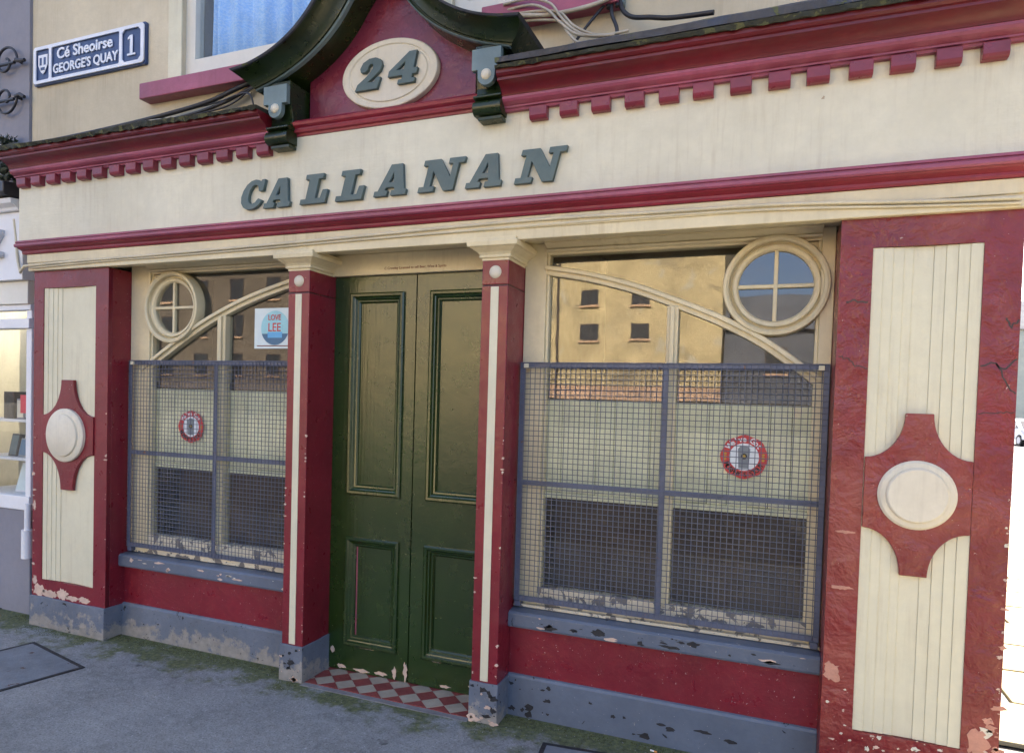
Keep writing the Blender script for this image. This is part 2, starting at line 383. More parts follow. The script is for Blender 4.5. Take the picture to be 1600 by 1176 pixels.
# ------------------------------------------------------------------ the ground
struct(MB().box(-300, 300, -300, 300, -.6, -.13).build('ground', 'asphalt'))
struct(subdivided := ob('pavement', MB().box(-14, .848, -3.9, .40, -.126, 0).mesh('pavement'), 'pavement'))
struct(MB().box(-14, 6, -4.05, -3.904, -.126, .004).build('kerb', 'slab', bev=.012))
struct(MB().box(-120, 120, -40, -14.6, -.126, -.10).build('river', 'water'))
side = struct(MB().box(.852, 4.4, -3.9, 14.0, -.126, -.03).build('side_pavement', 'coveriron'))
slab_me = MB().box(-.438, .438, -.288, .288, -.026, .0).mesh('paving_slab')
for j in range(-5, 20):
    for i in range(4):
        o = ob('paving_slab', slab_me, 'slab', side, .006)
        o.location = (1.30 + i * .9 + (.45 if j % 2 else 0) - .2 * (i == 3 and j % 2), .05 + j * .6, random.uniform(-.004, .002)); o.rotation_euler = (random.uniform(-.004, .004), random.uniform(-.004, .004), random.uniform(-.006, .006))

# ------------------------------------------------------------------ the pub
pub = empty('pub_building', (0, 0, 0), 'old corner pub with maroon and cream shopfront and green double doors', 'building')
XR = .846
wall = group('wall', pub)
def wbox(*a): return MB().box(*a).build('wall_face', 'wall', wall)
o1, o2 = (-3.47, -2.42, 3.55, 5.1), (-1.62, -.80, 3.58, 5.1)
wbox(-4.84, XR, .12, .42, 2.62, o1[2]); wbox(-4.84, o1[0], .12, .42, o1[2], 5.1); wbox(o1[1], o2[0], .12, .42, o1[2], 5.1)
wbox(o2[1], XR, .12, .42, o1[2], 5.1); wbox(-4.84, XR, .12, .42, 5.1, 12.2)
wbox(XR - .3, XR - .002, .422, 9.0, -.1, 12.2); wbox(-4.84, -4.6, .422, 9.0, -.1, 12.2); wbox(-4.6, XR - .3, 8.7, 9.0, -.1, 12.2)
MB().box(-4.95, XR + .12, .02, 9.1, 12.2, 12.4).build('roof', 'lead', pub)
room = group('bar_room', pub)
MB().box(-4.6, .537, 1.6, 1.66, -.05, 2.6).build('back_wall', 'darkin', room)
MB().box(-4.6, .537, .45, 1.6, -.05, .0).build('floor', 'darkin', room)
MB().box(-4.6, .537, .42, 8.7, 2.60, 2.619).build('ceiling', 'darkin', room)
MB().box(-2.66, -2.56, .36, 1.6, 0, 2.6).build('partition', 'darkin', room); MB().box(-1.2, -1.1, .36, 1.6, 0, 2.6).build('partition', 'darkin', room)

# pilasters ------------------------------------------------------
def pilaster(x0, x1, px0, px1, pz0, pz1, zt, base_z, disc, tabs, side_z, flutes, mat, ztop=2.392, depth=.40, amp=.0):
    p = group('pilaster', pub)
    shaft = MB().box(x0, x1, .03, depth, 0, ztop)
    for a in ((x0, px0, 0, .029, 0, ztop), (px1, x1, 0, .029, 0, ztop), (px0, px1, 0, .029, 0, pz0), (px0, px1, 0, .029, pz1, ztop)): pass
    # face frame as one outline with an opening
    me = curve_mesh(shape_curve([[(x0, 0), (x1, 0), (x1, ztop), (x0, ztop)], [(px0, pz0), (px1, pz0), (px1, pz1), (px0, pz1)]], .029), 'face')
    to_wall(me, .0145); ob('face_frame', me, mat, p)
    shaft.build('shaft', mat, p, .004)
    n = sum(flutes); x = px0; k = len(flutes)
    for i, f in enumerate(flutes):
        wd = (px1 - px0) * f / n; d = .005 + .0034 * min(i, k - 1 - i)
        MB().box(x + .0001, x + wd - .0001, d, .0295, pz0 + .001, pz1 - .001).build('flute', 'cream', p, .0012); x += wd
    # lozenge with concave shoulders, and its two-step boss
    xc, ta, tb = tabs; zt_, zb_ = zt; s1, s0 = side_z; hw = (px1 - px0) / 2 - .003; cx = (px0 + px1) / 2
    poly = []
    N = 12
    for i in range(N + 1):
        t = i / N * math.pi / 2; poly.append((cx + hw - (hw - ta) * math.cos(t), zt_ - (zt_ - s1) * math.sin(t)))
    for i in range(N + 1):
        t = math.pi / 2 - i / N * math.pi / 2; poly.append((cx + hw - (hw - tb) * math.cos(t), zb_ + (s0 - zb_) * math.sin(t)))
    poly = poly + [(2 * cx - a, b) for a, b in reversed(poly)]
    lz = MB().xz(poly, -.010, .014).build('lozenge', mat, p, .003)
    cz, r, dy = disc
    b = MB().disc(cx, cz, [(r * .74, -dy - .012), (r * .78, -dy - .008), (r * .80, -dy + .004), (r * .93, -dy + .006), (r, -dy + .014), (r, -.008)], 56)
    smooth(b.build('boss', 'stone_cream', p), 30)
    return p
pl = pilaster(-4.63, -3.935, -4.537, -4.048, .322, 2.281, (1.672, .946), 0, (1.309, .175, .042), (-4.30, .056, .056), (1.437, 1.187), [1, 1, 1, 1, 4.2, 1, 1, 1, 1], 'maroon')
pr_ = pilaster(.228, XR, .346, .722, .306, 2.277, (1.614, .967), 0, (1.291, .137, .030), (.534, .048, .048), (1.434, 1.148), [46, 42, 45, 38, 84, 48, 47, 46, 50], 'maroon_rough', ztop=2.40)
def blob_poly(cx, cz, rx_, rz_, n=22, j=.35):
    return [(cx + rx_ * math.cos(2 * math.pi * k / n) * (1 + random.uniform(-j, j)), cz + rz_ * math.sin(2 * math.pi * k / n) * (1 + random.uniform(-j, j))) for k in range(n)]
for (cx, cz, a, b) in ((.262, .53, .034, .04), (.775, .34, .035, .05), (.285, .89, .036, .008), (.29, 1.12, .03, .006)):
    MB().xz(blob_poly(cx, cz, a, b), -.0016, .001).build('bare_patch', 'salmon', pr_)
for (cx, cz, a, b) in ((-4.56, .245, .05, .045), (-4.45, .232, .07, .026), (-4.33, .245, .05, .035), (-4.24, .23, .06, .018), (-4.13, .232, .05, .02), (-4.60, .31, .02, .03), (-4.61, .82, .014, .03)):
    MB().xz(blob_poly(cx, cz, a, b, 26, .3), -.0016, .001).build('bare_patch', 'bare', pl)
me = rough(subdivided_box(-4.642, -3.928, -.014, .39, 0, .207, .06), .006); ob('plinth', me, 'blue_worn', pl, .004)
me = rough(subdivided_box(.236, XR + .006, -.006, .39, 0, .10, .06), .004); ob('plinth', me, 'blue', pr_, .004)

# door columns ----------------------------------------------------
def column(x0, x1):
    p = group('column', pub); c = (x0 + x1) / 2
    MB().box(x0, x1, 0, .275, .20, 2.183).build('shaft', 'maroon', p, .004)
    MB().box(x0, x1, .0, .275, 2.188, 2.312).build('neck_block', 'maroon', p, .004)
    MB().box(x0 + .004, x1 - .004, .004, .27, 2.182, 2.189).build('neck_groove', 'rail', p)
    MB().box(c - .021, c + .021, -.003, .004, .212, 2.178).build('stripe', 'cream', p, .0012)
    smooth(MB().disc(c, 2.25, [(.004, -.016), (.018, -.014), (.028, -.008), (.033, .002)], 28).build('roundel', 'stone_cream', p), 50)
    me = rough(subdivided_box(x0 - .008, x1 + .008, -.01, .275, 0, .206, .035), .004, 14); ob('plinth', me, 'blue_worn', p, .004)
    prof = [(2.306, .003), (2.318, .003), (2.320, .014), (2.328, .014), (2.332, .010), (2.345, .020), (2.358, .040), (2.366, .050), (2.368, .060), (2.392, .064), (2.394, .050), (2.41, .05)]
    vs = []; fs = []
    for z, o in prof: vs += [(x0 - o, -o, z), (x1 + o, -o, z), (x1 + o, .24, z), (x0 - o, .24, z)]
    for i in range(len(prof) - 1):
        for j in range(4): fs.append((i * 4 + j, i * 4 + (j + 1) % 4, i * 4 + 4 + (j + 1) % 4, i * 4 + 4 + j))
    fs += [(3, 2, 1, 0), tuple(len(vs) - 4 + j for j in range(4))]
    MB().add(vs, fs).build('capital', 'cream_wood', p, .0025)
column(-2.535, -2.393); column(-1.361, -1.221)

# entablature -----------------------------------------------------
ent = group('fascia', pub)
FX0, FX1 = -4.715, XR + .012
MB().box(-4.655, FX1 - .01, -.028, .03, 2.394, 2.502).build('architrave', 'cream_wood', ent, .004)
MB().box(-4.655, FX1 - .01, -.036, -.028, 2.445, 2.502).build('architrave_fillet', 'cream_wood', ent, .003)
MB().box(-4.62, XR, .031, .33, 2.428, 2.60).build('soffit', 'cream_wood', ent)
mo = [(.03, 2.503), (-.045, 2.503), (-.050, 2.512), (-.050, 2.522), (-.060, 2.527), (-.078, 2.534), (-.084, 2.541), (.03, 2.541)]
smooth(MB().yz(mo, FX0 + .03, FX1 + .03).build('lower_moulding', 'maroon_soft', ent), 25)
mo = [(.03, 2.5415), (-.094, 2.5415), (-.100, 2.548), (-.100, 2.560), (-.094, 2.5635), (-.086, 2.565), (-.086, 2.569), (-.092, 2.572), (-.092, 2.579), (-.080, 2.581), (-.080, 2.586), (-.05, 2.5945), (.03, 2.5945)]
smooth(MB().yz(mo, FX0 + .02, FX1 + .04).build('upper_moulding', 'plum', ent), 25)
me = MB().box(FX0, FX1, -.05, .12, 2.595, 3.02).mesh('frieze'); ob('frieze', me, 'cream_frieze', ent)
def cornice(x0, x1, end0=0, end1=0):
    c = group('cornice', pub)
    bed = [(.12, 2.992), (-.072, 2.992), (-.076, 3.002), (-.086, 3.004), (-.086, 3.012), (-.098, 3.015), (-.112, 3.024), (-.118, 3.034), (-.118, 3.046), (.12, 3.046)]
    smooth(MB().yz(bed, x0, x1).build('bed_moulding', 'plum', c), 25)
    cov = [(.12, 3.0465), (-.122, 3.0465), (-.124, 3.054), (-.132, 3.066), (-.150, 3.080), (-.176, 3.089), (-.186, 3.092), (-.186, 3.104), (-.196, 3.107), (-.205, 3.116), (-.205, 3.134), (.12, 3.134)]
    smooth(MB().yz(cov, x0 - end0 * .0, x1).build('corona', 'corona', c), 25)
    return c
cl = cornice(FX0, -2.600); cr = cornice(-1.235, FX1 + .03)
dm = MB().yz([(-.049, 2.995), (-.092, 2.995), (-.092, 2.952), (-.086, 2.940), (-.076, 2.935), (-.049, 2.935)], -.0425, .0425).mesh('dentil')
for i in range(15):
    o = ob('dentil', dm, 'dentil', cl, .003); o.location.x = -4.645 + i * (1.985 / 14) + random.uniform(-.003, .003)
for i in range(13):
    o = ob('dentil', dm, 'dentil', cr, .003); o.location.x = -1.065 + i * .1478 + random.uniform(-.003, .003)
# lead / mossy flashing on the cornice
from mathutils import noise as nz
def flashing(x0, x1, h, name, mat, par, jit, z0=3.136, freq=14):
    n = int((x1 - x0) / .02); vs = []; fs = []
    for i in range(n + 1):
        x = x0 + (x1 - x0) * i / n; a = jit * nz.noise(Vector((x * freq, 1.3, 0))); b = jit * nz.noise(Vector((x * freq, 7.7, 2)))
        hh = h(x); e = z0 - 3.136
        pts = [(.119, z0), (-.20 + a, z0), (-.222 + a * .7, z0 - .006 + b), (-.228 + b * .6, z0 + .004 + hh * .5), (-.212 + a, z0 + hh + b), (-.15, z0 + .006 + hh + a), (.119, z0 + .039 + hh + b)]
        vs += [(x, y, z) for y, z in pts]
    m = 7
    for i in range(n):
        for j in range(m): fs.append((i * m + j, i * m + (j + 1) % m, (i + 1) * m + (j + 1) % m, (i + 1) * m + j))
    fs += [tuple(range(m - 1, -1, -1)), tuple(n * m + j for j in range(m))]
    smooth(MB().add(vs, fs).build(name, mat, par), 60)
flashing(FX0 - .05, -2.60, lambda x: .020 + .012 * math.sin(x * 5), 'mossy_flashing', 'mossy', cl, .016, freq=30)
flashing(-1.235, FX1 + .03, lambda x: .008 + .010 * (x + 1.2), 'shadow_gap_strip', 'mossy', cr, .010, freq=26)  # black strip drawn in for the shadow line under the lead
flashing(-1.235, FX1 + .05, lambda x: .022 + .012 * (x + 1.2), 'lead_flashing', 'lead', cr, .004, z0=3.162, freq=5)

# lettering: slab italic capitals cut from board
GL = {'C': [[(.92, 1.0), (.80, 1.0), (.76, .93), (.66, .99), (.52, 1.02), (.34, .98), (.18, .86), (.07, .66), (.03, .44), (.08, .22), (.2, .07), (.38, -.02), (.56, -.03), (.74, .02), (.87, .12), (.95, .27), (.79, .34), (.69, .21), (.56, .155), (.44, .19), (.36, .31), (.33, .48), (.35, .65), (.42, .79), (.53, .845), (.63, .82), (.71, .73), (.75, .61), (.92, .61)]],
      'A': [[(0, 0), (.40, 0), (.40, .16), (.31, .16), (.345, .27), (.60, .27), (.63, .16), (.54, .16), (.54, 0), (1, 0), (1, .16), (.93, .16), (.70, 1.0), (.36, 1.0), (.10, .16), (0, .16)], [(.39, .42), (.565, .42), (.49, .78)]],
      'L': [[(0, 0), (.97, 0), (.97, .44), (.79, .44), (.75, .17), (.54, .17), (.54, .84), (.70, .84), (.70, 1), (.03, 1), (.03, .84), (.19, .84), (.19, .16), (0, .16)]],
      'N': [[(0, 0), (.38, 0), (.38, .16), (.27, .16), (.27, .66), (.63, 0), (.87, 0), (.87, .84), (1, .84), (1, 1), (.62, 1), (.62, .84), (.73, .84), (.73, .40), (.40, 1.0), (.0, 1.0), (0, .84), (.12, .84), (.12, .16), (0, .16)]],
      '2': [[(0, 0), (.90, 0), (.94, .36), (.78, .36), (.73, .23), (.42, .23), (.70, .42), (.88, .58), (.92, .76), (.82, .93), (.6, 1.02), (.34, 1.01), (.12, .9), (.04, .72), (.1, .6), (.26, .58), (.36, .66), (.36, .76), (.44, .84), (.54, .82), (.58, .72), (.52, .58), (.34, .40), (.06, .2)]],
      '4': [[(.40, 0), (.98, 0), (.98, .13), (.86, .13), (.86, .27), (1.0, .27), (1.0, .45), (.86, .45), (.86, 1.0), (.60, 1.0), (0, .44), (0, .27), (.52, .27), (.52, .13), (.40, .13)], [(.53, .45), (.53, .72), (.24, .45)]]}
def letter(ch, x0, x1, z0, z1, y, par, depth=.022, sh=.26):
    H = z1 - z0; k = sh * H; W = x1 - x0 - k
    polys = [[(x0 + u * W + k * v, z0 + v * H) for u, v in poly] for poly in GL[ch]]
    me = to_wall(curve_mesh(shape_curve(polys, depth, .0008), 'letter'), y - depth / 2); return ob('letter', me, 'slate', par)
for ch, a, b, z in (('C', -2.838, -2.637, .004), ('A', -2.662, -2.448, -.001), ('L', -2.416, -2.21, 0), ('L', -2.189, -1.982, -.001), ('A', -1.953, -1.729, .003), ('N', -1.696, -1.434, .002), ('A', -1.435, -1.212, 0), ('N', -1.18, -.922, -.001)):
    letter(ch, a, b, 2.648 + z, 2.802 + z, -.051, ent)

# pediment --------------------------------------------------------
ped = group('pediment', pub); PX = -1.940
lowp = spline([(.735, 3.268), (.60, 3.308), (.47, 3.362), (.36, 3.425), (.27, 3.495), (.19, 3.58), (.12, 3.68), (.055, 3.755), (0, 3.775)], 5)
upp = spline([(.825, 3.352), (.70, 3.368), (.56, 3.412), (.43, 3.485), (.325, 3.58), (.235, 3.70), (.14, 3.83), (.06, 3.885), (0, 3.895)], 5)
tym = [(.56, 3.09)] + [(a, b) for a, b in lowp if a < .56]
poly = [(PX + a, b + .02) for a, b in tym[1:]]; poly = [(PX + .50, 3.08), (PX + .50, 3.36)] + [p for p in poly if p[0] < PX + .50]
poly = poly + [(2 * PX - a, b) for a, b in reversed(poly[:-1])]
MB().xz(poly, .035, .115).build('tympanum', 'tympanum', ped)
bm_ = [(.036, 3.022), (-.054, 3.022), (-.056, 3.034), (-.072, 3.038), (-.076, 3.050), (-.070, 3.054), (-.070, 3.060), (-.088, 3.070), (-.092, 3.084), (-.078, 3.098), (-.03, 3.106), (.036, 3.112)]
smooth(MB().yz(bm_, -2.47, -1.375).build('base_moulding', 'maroon_soft', ped), 25)
ov = MB().disc(-1.926, 3.31, [(.78, .003), (.80, .009), (.83, .010), (.85, .004), (.96, .003), (.985, .006), (1.0, .014), (1.0, .04)], 64, .288, .180)
smooth(ov.build('oval_plaque', 'stone_cream', ped), 30)
letter('2', -2.115, -1.932, 3.232, 3.388, .002, ped, .02, .22); letter('4', -1.925, -1.725, 3.236, 3.392, .002, ped, .02, .22)
NS = 40
def hood(rows, closed_end=True):
    vs = []; fs = []; m = len(rows); idx = []
    pts = []
    for sgn in (1, -1):
        for i in range(NS + 1):
            s = i / NS
            if sgn == -1: s = 1 - s
            lo, hi = at(lowp, s), at(upp, s); pts.append((sgn, lo, hi))
    for sgn, lo, hi in pts:
        for a, y in rows: vs.append((PX + sgn * (lo[0] + (hi[0] - lo[0]) * a), y, lo[1] + (hi[1] - lo[1]) * a))
    n = len(pts)
    for i in range(n - 1):
        if i == NS: continue
        for j in range(m): fs.append((i * m + j, i * m + (j + 1) % m, (i + 1) * m + (j + 1) % m, (i + 1) * m + j))
    fs += [tuple(range(m - 1, -1, -1)), tuple((n - 1) * m + j for j in range(m))]
    return MB().add(vs, fs)
smooth(hood([(.004, .119), (.004, -.100), (.058, -.100), (.06, -.118), (.17, -.122), (.20, -.130), (.40, -.138), (.60, -.155), (.78, -.186), (.88, -.220), (.885, -.228), (.885, .119)]).build('hood_moulding', 'green_hood', ped), 25)
smooth(hood([(0, -.101), (0, -.126), (.055, -.134), (.055, -.101)]).build('hood_fillet', 'tabgrey', ped), 25)
smooth(hood([(.89, .119), (.89, -.240), (.99, -.246), (1.02, -.20), (1.04, .119)]).build('hood_capping', 'lead', ped), 25)
def console(x0, x1):
    b = group('bracket', pub); c = (x0 + x1) / 2
    body = [(.118, 3.30), (-.118, 3.30), (-.118, 3.235), (-.112, 3.19), (-.096, 3.15), (-.086, 3.11), (-.092, 3.08), (-.112, 3.064), (-.134, 3.060), (-.134, 3.050), (-.10, 3.042), (-.049, 3.042), (.118, 3.042)]
    MB().yz(body, x0, x1).build('console', 'green_hood', b, .003)
    roll = [(-.112 + .034 * math.cos(t), 3.004 + .034 * math.sin(t)) for t in [R(-80 - i * 18) for i in range(13)]] + [(-.06, 3.037), (-.052, 3.03), (-.052, 2.972)]
    smooth(MB().yz(roll, x0 + .002, x1 + .002).build('scroll', 'green_hood', b), 40)
    MB().box(x0 + .022, x1 - .002, -.115, -.051, 2.948, 2.966).build('foot', 'green_hood', b, .003)
    r = .044
    tab = [(x0 - .004, 3.27), (x1 + .002, 3.27), (x1 + .002, 3.172), (c + r, 3.172), (c + r, 3.142)] + [(c + r * math.cos(t), 3.142 + r * math.sin(t)) for t in [-math.pi * i / 14 for i in range(1, 14)]] + [(c - r, 3.142), (c - r, 3.172), (x0 - .004, 3.172)]
    MB().xz(tab, -.150, -.119).build('tab', 'tabgrey', b, .002)
    smooth(MB().disc(c, 3.148, [(.004, -.164), (.016, -.162), (.023, -.156), (.026, -.149)], 24).build('roundel', 'stone_cream', b), 50)
console(-2.604, -2.458); console(-1.378, -1.236)

# doors -----------------------------------------------------------
def leaf(x0, x1, p0, p1):
    d = group('door_leaf', pub); Y = .25
    holes = [[(p0, 1.062), (p1, 1.062), (p1, 2.20), (p0, 2.20)], [(p0, .175), (p1, .175), (p1, .79), (p0, .79)]]
    me = to_wall(curve_mesh(shape_curve([[(x0, .012), (x1, .012), (x1, 2.304), (x0, 2.304)]] + holes, .045), 'leaf'), Y + .0225); ob('stiles_and_rails', me, 'green', d, .002)
    for h in holes:
        (a, z0), (b, _), (_, z1), _ = h
        MB().box(a + .002, b - .002, Y + .022, Y + .036, z0 + .002, z1 - .002).build('panel', 'green', d)
        # bolection moulding, mitred
        prof = [(-.012, .000), (-.012, -.012), (-.004, -.018), (.008, -.016), (.016, -.006), (.022, -.004), (.030, .006), (.038, .008), (.046, .016), (.046, .0215)]
        vs = []; fs = []; m = len(prof)
        for u, v in prof: vs += [(a + u, Y + v, z0 + u), (b - u, Y + v, z0 + u), (b - u, Y + v, z1 - u), (a + u, Y + v, z1 - u)]
        for i in range(m - 1):
            for j in range(4): fs.append((i * 4 + j, i * 4 + (j + 1) % 4, i * 4 + 4 + (j + 1) % 4, i * 4 + 4 + j))
        smooth(MB().add(vs, fs).build('panel_moulding', 'green', d), 20)
    return d
dl = leaf(-2.392, -1.859, -2.272, -1.942); dr = leaf(-1.852, -1.362, -1.757, -1.425)
MB().box(-2.222, -2.214, .2712, .2722, .17, .74).build('paint_drip', 'plum', dl)
for (d, cx, a, b, cz) in ((dl, -2.30, .03, .012, .03), (dl, -2.16, .05, .010, .025), (dl, -2.03, .035, .012, .03), (dl, -1.94, .016, .03, .05), (dl, -1.872, .012, .05, .07), (dr, -1.62, .03, .008, .03), (dr, -1.45, .026, .03, .045), (dl, -2.12, .07, .006, .163), (dr, -1.68, .04, .006, .163), (dr, -1.52, .05, .006, .165), (dl, -2.36, .012, .02, .12)):
    MB().xz(blob_poly(cx, cz, a, b, 18, .4), .2486, .2505).build('bare_patch', 'bare', d)
lt = group('door_head', pub)
MB().box(-2.393, -1.361, .218, .33, 2.308, 2.427).build('lintel_board', 'cream_wood', lt, .003)
fit_text('C Crowley Licensed to sell Beer, Wine & Spirits', -2.048, -1.664, 2.328, 2.347, .2175, 'rust_print', 'licence_lettering', lt, .001, .0012)

# threshold tiles -------------------------------------------------
th = group('doorstep', pub)
me = rough(subdivided_box(-2.385, -1.369, -.028, .30, -.02, .004, .05), .003, 11); ob('bed', me, 'grout', th)
def clip(poly, f):
    out = []
    for i in range(len(poly)):
        a, b = poly[i], poly[(i + 1) % len(poly)]; fa, fb = f(a), f(b)
        if fa >= 0: out.append(a)
        if (fa < 0) != (fb < 0): t = fa / (fa - fb); out.append((a[0] + (b[0] - a[0]) * t, a[1] + (b[1] - a[1]) * t))
    return out
D = .068
for row in range(0, 5):
    for i in range(-1, 10):
        cx = -2.36 + i * 2 * D + (D if row % 2 else 0); cy = .012 + row * D; g = .0015
        p = [(cx - D + g, cy), (cx, cy - D + g), (cx + D - g, cy), (cx, cy + D - g)]
        for f in (lambda q: q[0] + 2.378, lambda q: -1.376 - q[0], lambda q: q[1] - .012, lambda q: .29 - q[1]): 
            p = clip(p, f) if p else p
        if len(p) > 2: 
            z = .008 + random.uniform(-.0012, .0012); MB().xy(p, -.005, z).build('tile', 'tile_cream' if row % 2 else 'tile_red', th)

# stall risers, skirtings and sills -------------------------------
for side_, (x0, x1, yr, ys, ysill) in {'l': (-3.934, -2.536, .142, .126, .098), 'r': (-1.220, .2275, .165, .148, .132)}.items():
    p = group('stall_riser', pub)
    MB().box(x0, x1, yr, .40, .19, .462).build('riser_panel', 'maroon', p)
    sk = [(.41, 0), (ys, 0), (ys, .200), (ys + .006, .212), (yr - .001, .216), (.41, .216)]
    me = MB().yz([(y, z) for y, z in sk], x0, x1).mesh('skirting'); ob('skirting', me, 'blue_worn' if side_ == 'l' else 'blue', p, .002)
    s = MB().yz([(.33, .463), (ysill, .463), (ysill - .004, .475), (ysill - .004, .532), (ysill + .008, .543), (.33, .556)], x0, x1).mesh('sill')
    ob('sill', s, 'blue', p, .003)
    MB().box(x0, x1, ysill + .075, ysill + .095, .551, .566).build('sill_fillet', 'cream_flaked', p, .002)

# paint chips along knocked edges, cracks in the plaster
def chip_row(par, n, xr, zr, y, size, mats, asp=1.0):
    for i in range(n):
        x, z = random.uniform(*xr), random.uniform(*zr); k = random.random() ** 2.2 * 1.5 + .22; a = size * k * random.uniform(.8, 1.8 * asp); b = size * k * random.uniform(.6, 1.2) / asp ** .5
        MB().xz(blob_poly(x, z, a, b, 11, .5), y - .0012, y + .002).build('paint_chip', random.choice(mats), par)
for p in [o for o in pub.children if o.name.startswith('column')]:
    sh_ = [c for c in p.children if c.name.startswith('shaft')][0]; xs_ = [v.co.x for v in sh_.data.vertices]; a, b = min(xs_), max(xs_)
    chip_row(p, 20, (b - .007, b - .002), (.22, 1.5), 0, .0045, ['bare', 'stone_cream']); chip_row(p, 9, (a + .002, a + .008), (.22, 1.1), 0, .004, ['bare', 'stone_cream'])
    chip_row(p, 16, (a, b), (.02, .19), -.012, .009, ['coveriron', 'coveriron', 'bare']); chip_row(p, 4, (a, b), (.01, .03), -.012, .016, ['bare'])
chip_row(pr_, 34, (XR - .012, XR - .003), (.05, 1.3), 0, .005, ['stone_cream', 'bare', 'salmon']); chip_row(pr_, 22, (.30, .76), (.24, .31), 0, .006, ['stone_cream', 'bare'])
chip_row(pr_, 10, (XR - .05, XR - .004), (.25, .5), 0, .011, ['salmon', 'bare', 'stone_cream']); chip_row(pr_, 14, (.24, .34), (.1, .5), 0, .004, ['stone_cream', 'bare'])
chip_row(pl, 16, (-4.625, -4.61), (.2, 1.6), 0, .007, ['bare', 'stone_cream']); chip_row(pl, 10, (-3.95, -3.94), (.25, 1.5), 0, .005, ['bare'])
for p in [o for o in pub.children if o.name.startswith('stall_riser')]:
    si = [c for c in p.children if c.name.startswith('sill') and 'fillet' not in c.name][0]; vx = [v.co.x for v in si.data.vertices]; yf = min(v.co.y for v in si.data.vertices)
    left = max(vx) < -1
    chip_row(p, 18 if left else 26, (min(vx) + .1, max(vx) - .02), (.478, .530), yf, .010, ['bare', 'bare', 'stone_cream'] if left else ['coveriron', 'coveriron', 'bare'], 2.0)
    if not left:
        MB().xz(blob_poly(-.75, .50, .03, .016, 18, .35), yf - .0014, yf + .001).build('paint_chip', 'coveriron', p); chip_row(p, 14, (min(vx), min(vx) + .25), (.02, .19), .148, .012, ['coveriron']); chip_row(p, 12, (min(vx), max(vx)), (.02, .12), .148, .009, ['coveriron'], 1.5)
def crack(par, pts, wd, y=-.0012):
    q = []
    for a, b in zip(pts, pts[1:]):
        for i in range(5): q.append((a[0] + (b[0] - a[0]) * i / 5 + random.uniform(-.004, .004), a[1] + (b[1] - a[1]) * i / 5 + random.uniform(-.005, .005)))
    q.append(pts[-1]); MB().band(q, wd, y, .002).build('crack', 'rail', par)
crack(pr_, [(.255, 2.06), (.285, 2.064), (.335, 2.058)], .006); crack(pr_, [(.235, 1.84), (.27, 1.83), (.30, 1.80), (.345, 1.79)], .004)
crack(pr_, [(.724, 1.80), (.77, 1.82), (.80, 1.79), (.842, 1.83)], .006); crack(pr_, [(.78, 1.81), (.81, 1.74), (.842, 1.70)], .005); crack(pr_, [(.80, 1.99), (.82, 1.95), (.842, 1.98)], .006); crack(pr_, [(.73, 1.62), (.80, 1.625), (.842, 1.63)], .003)

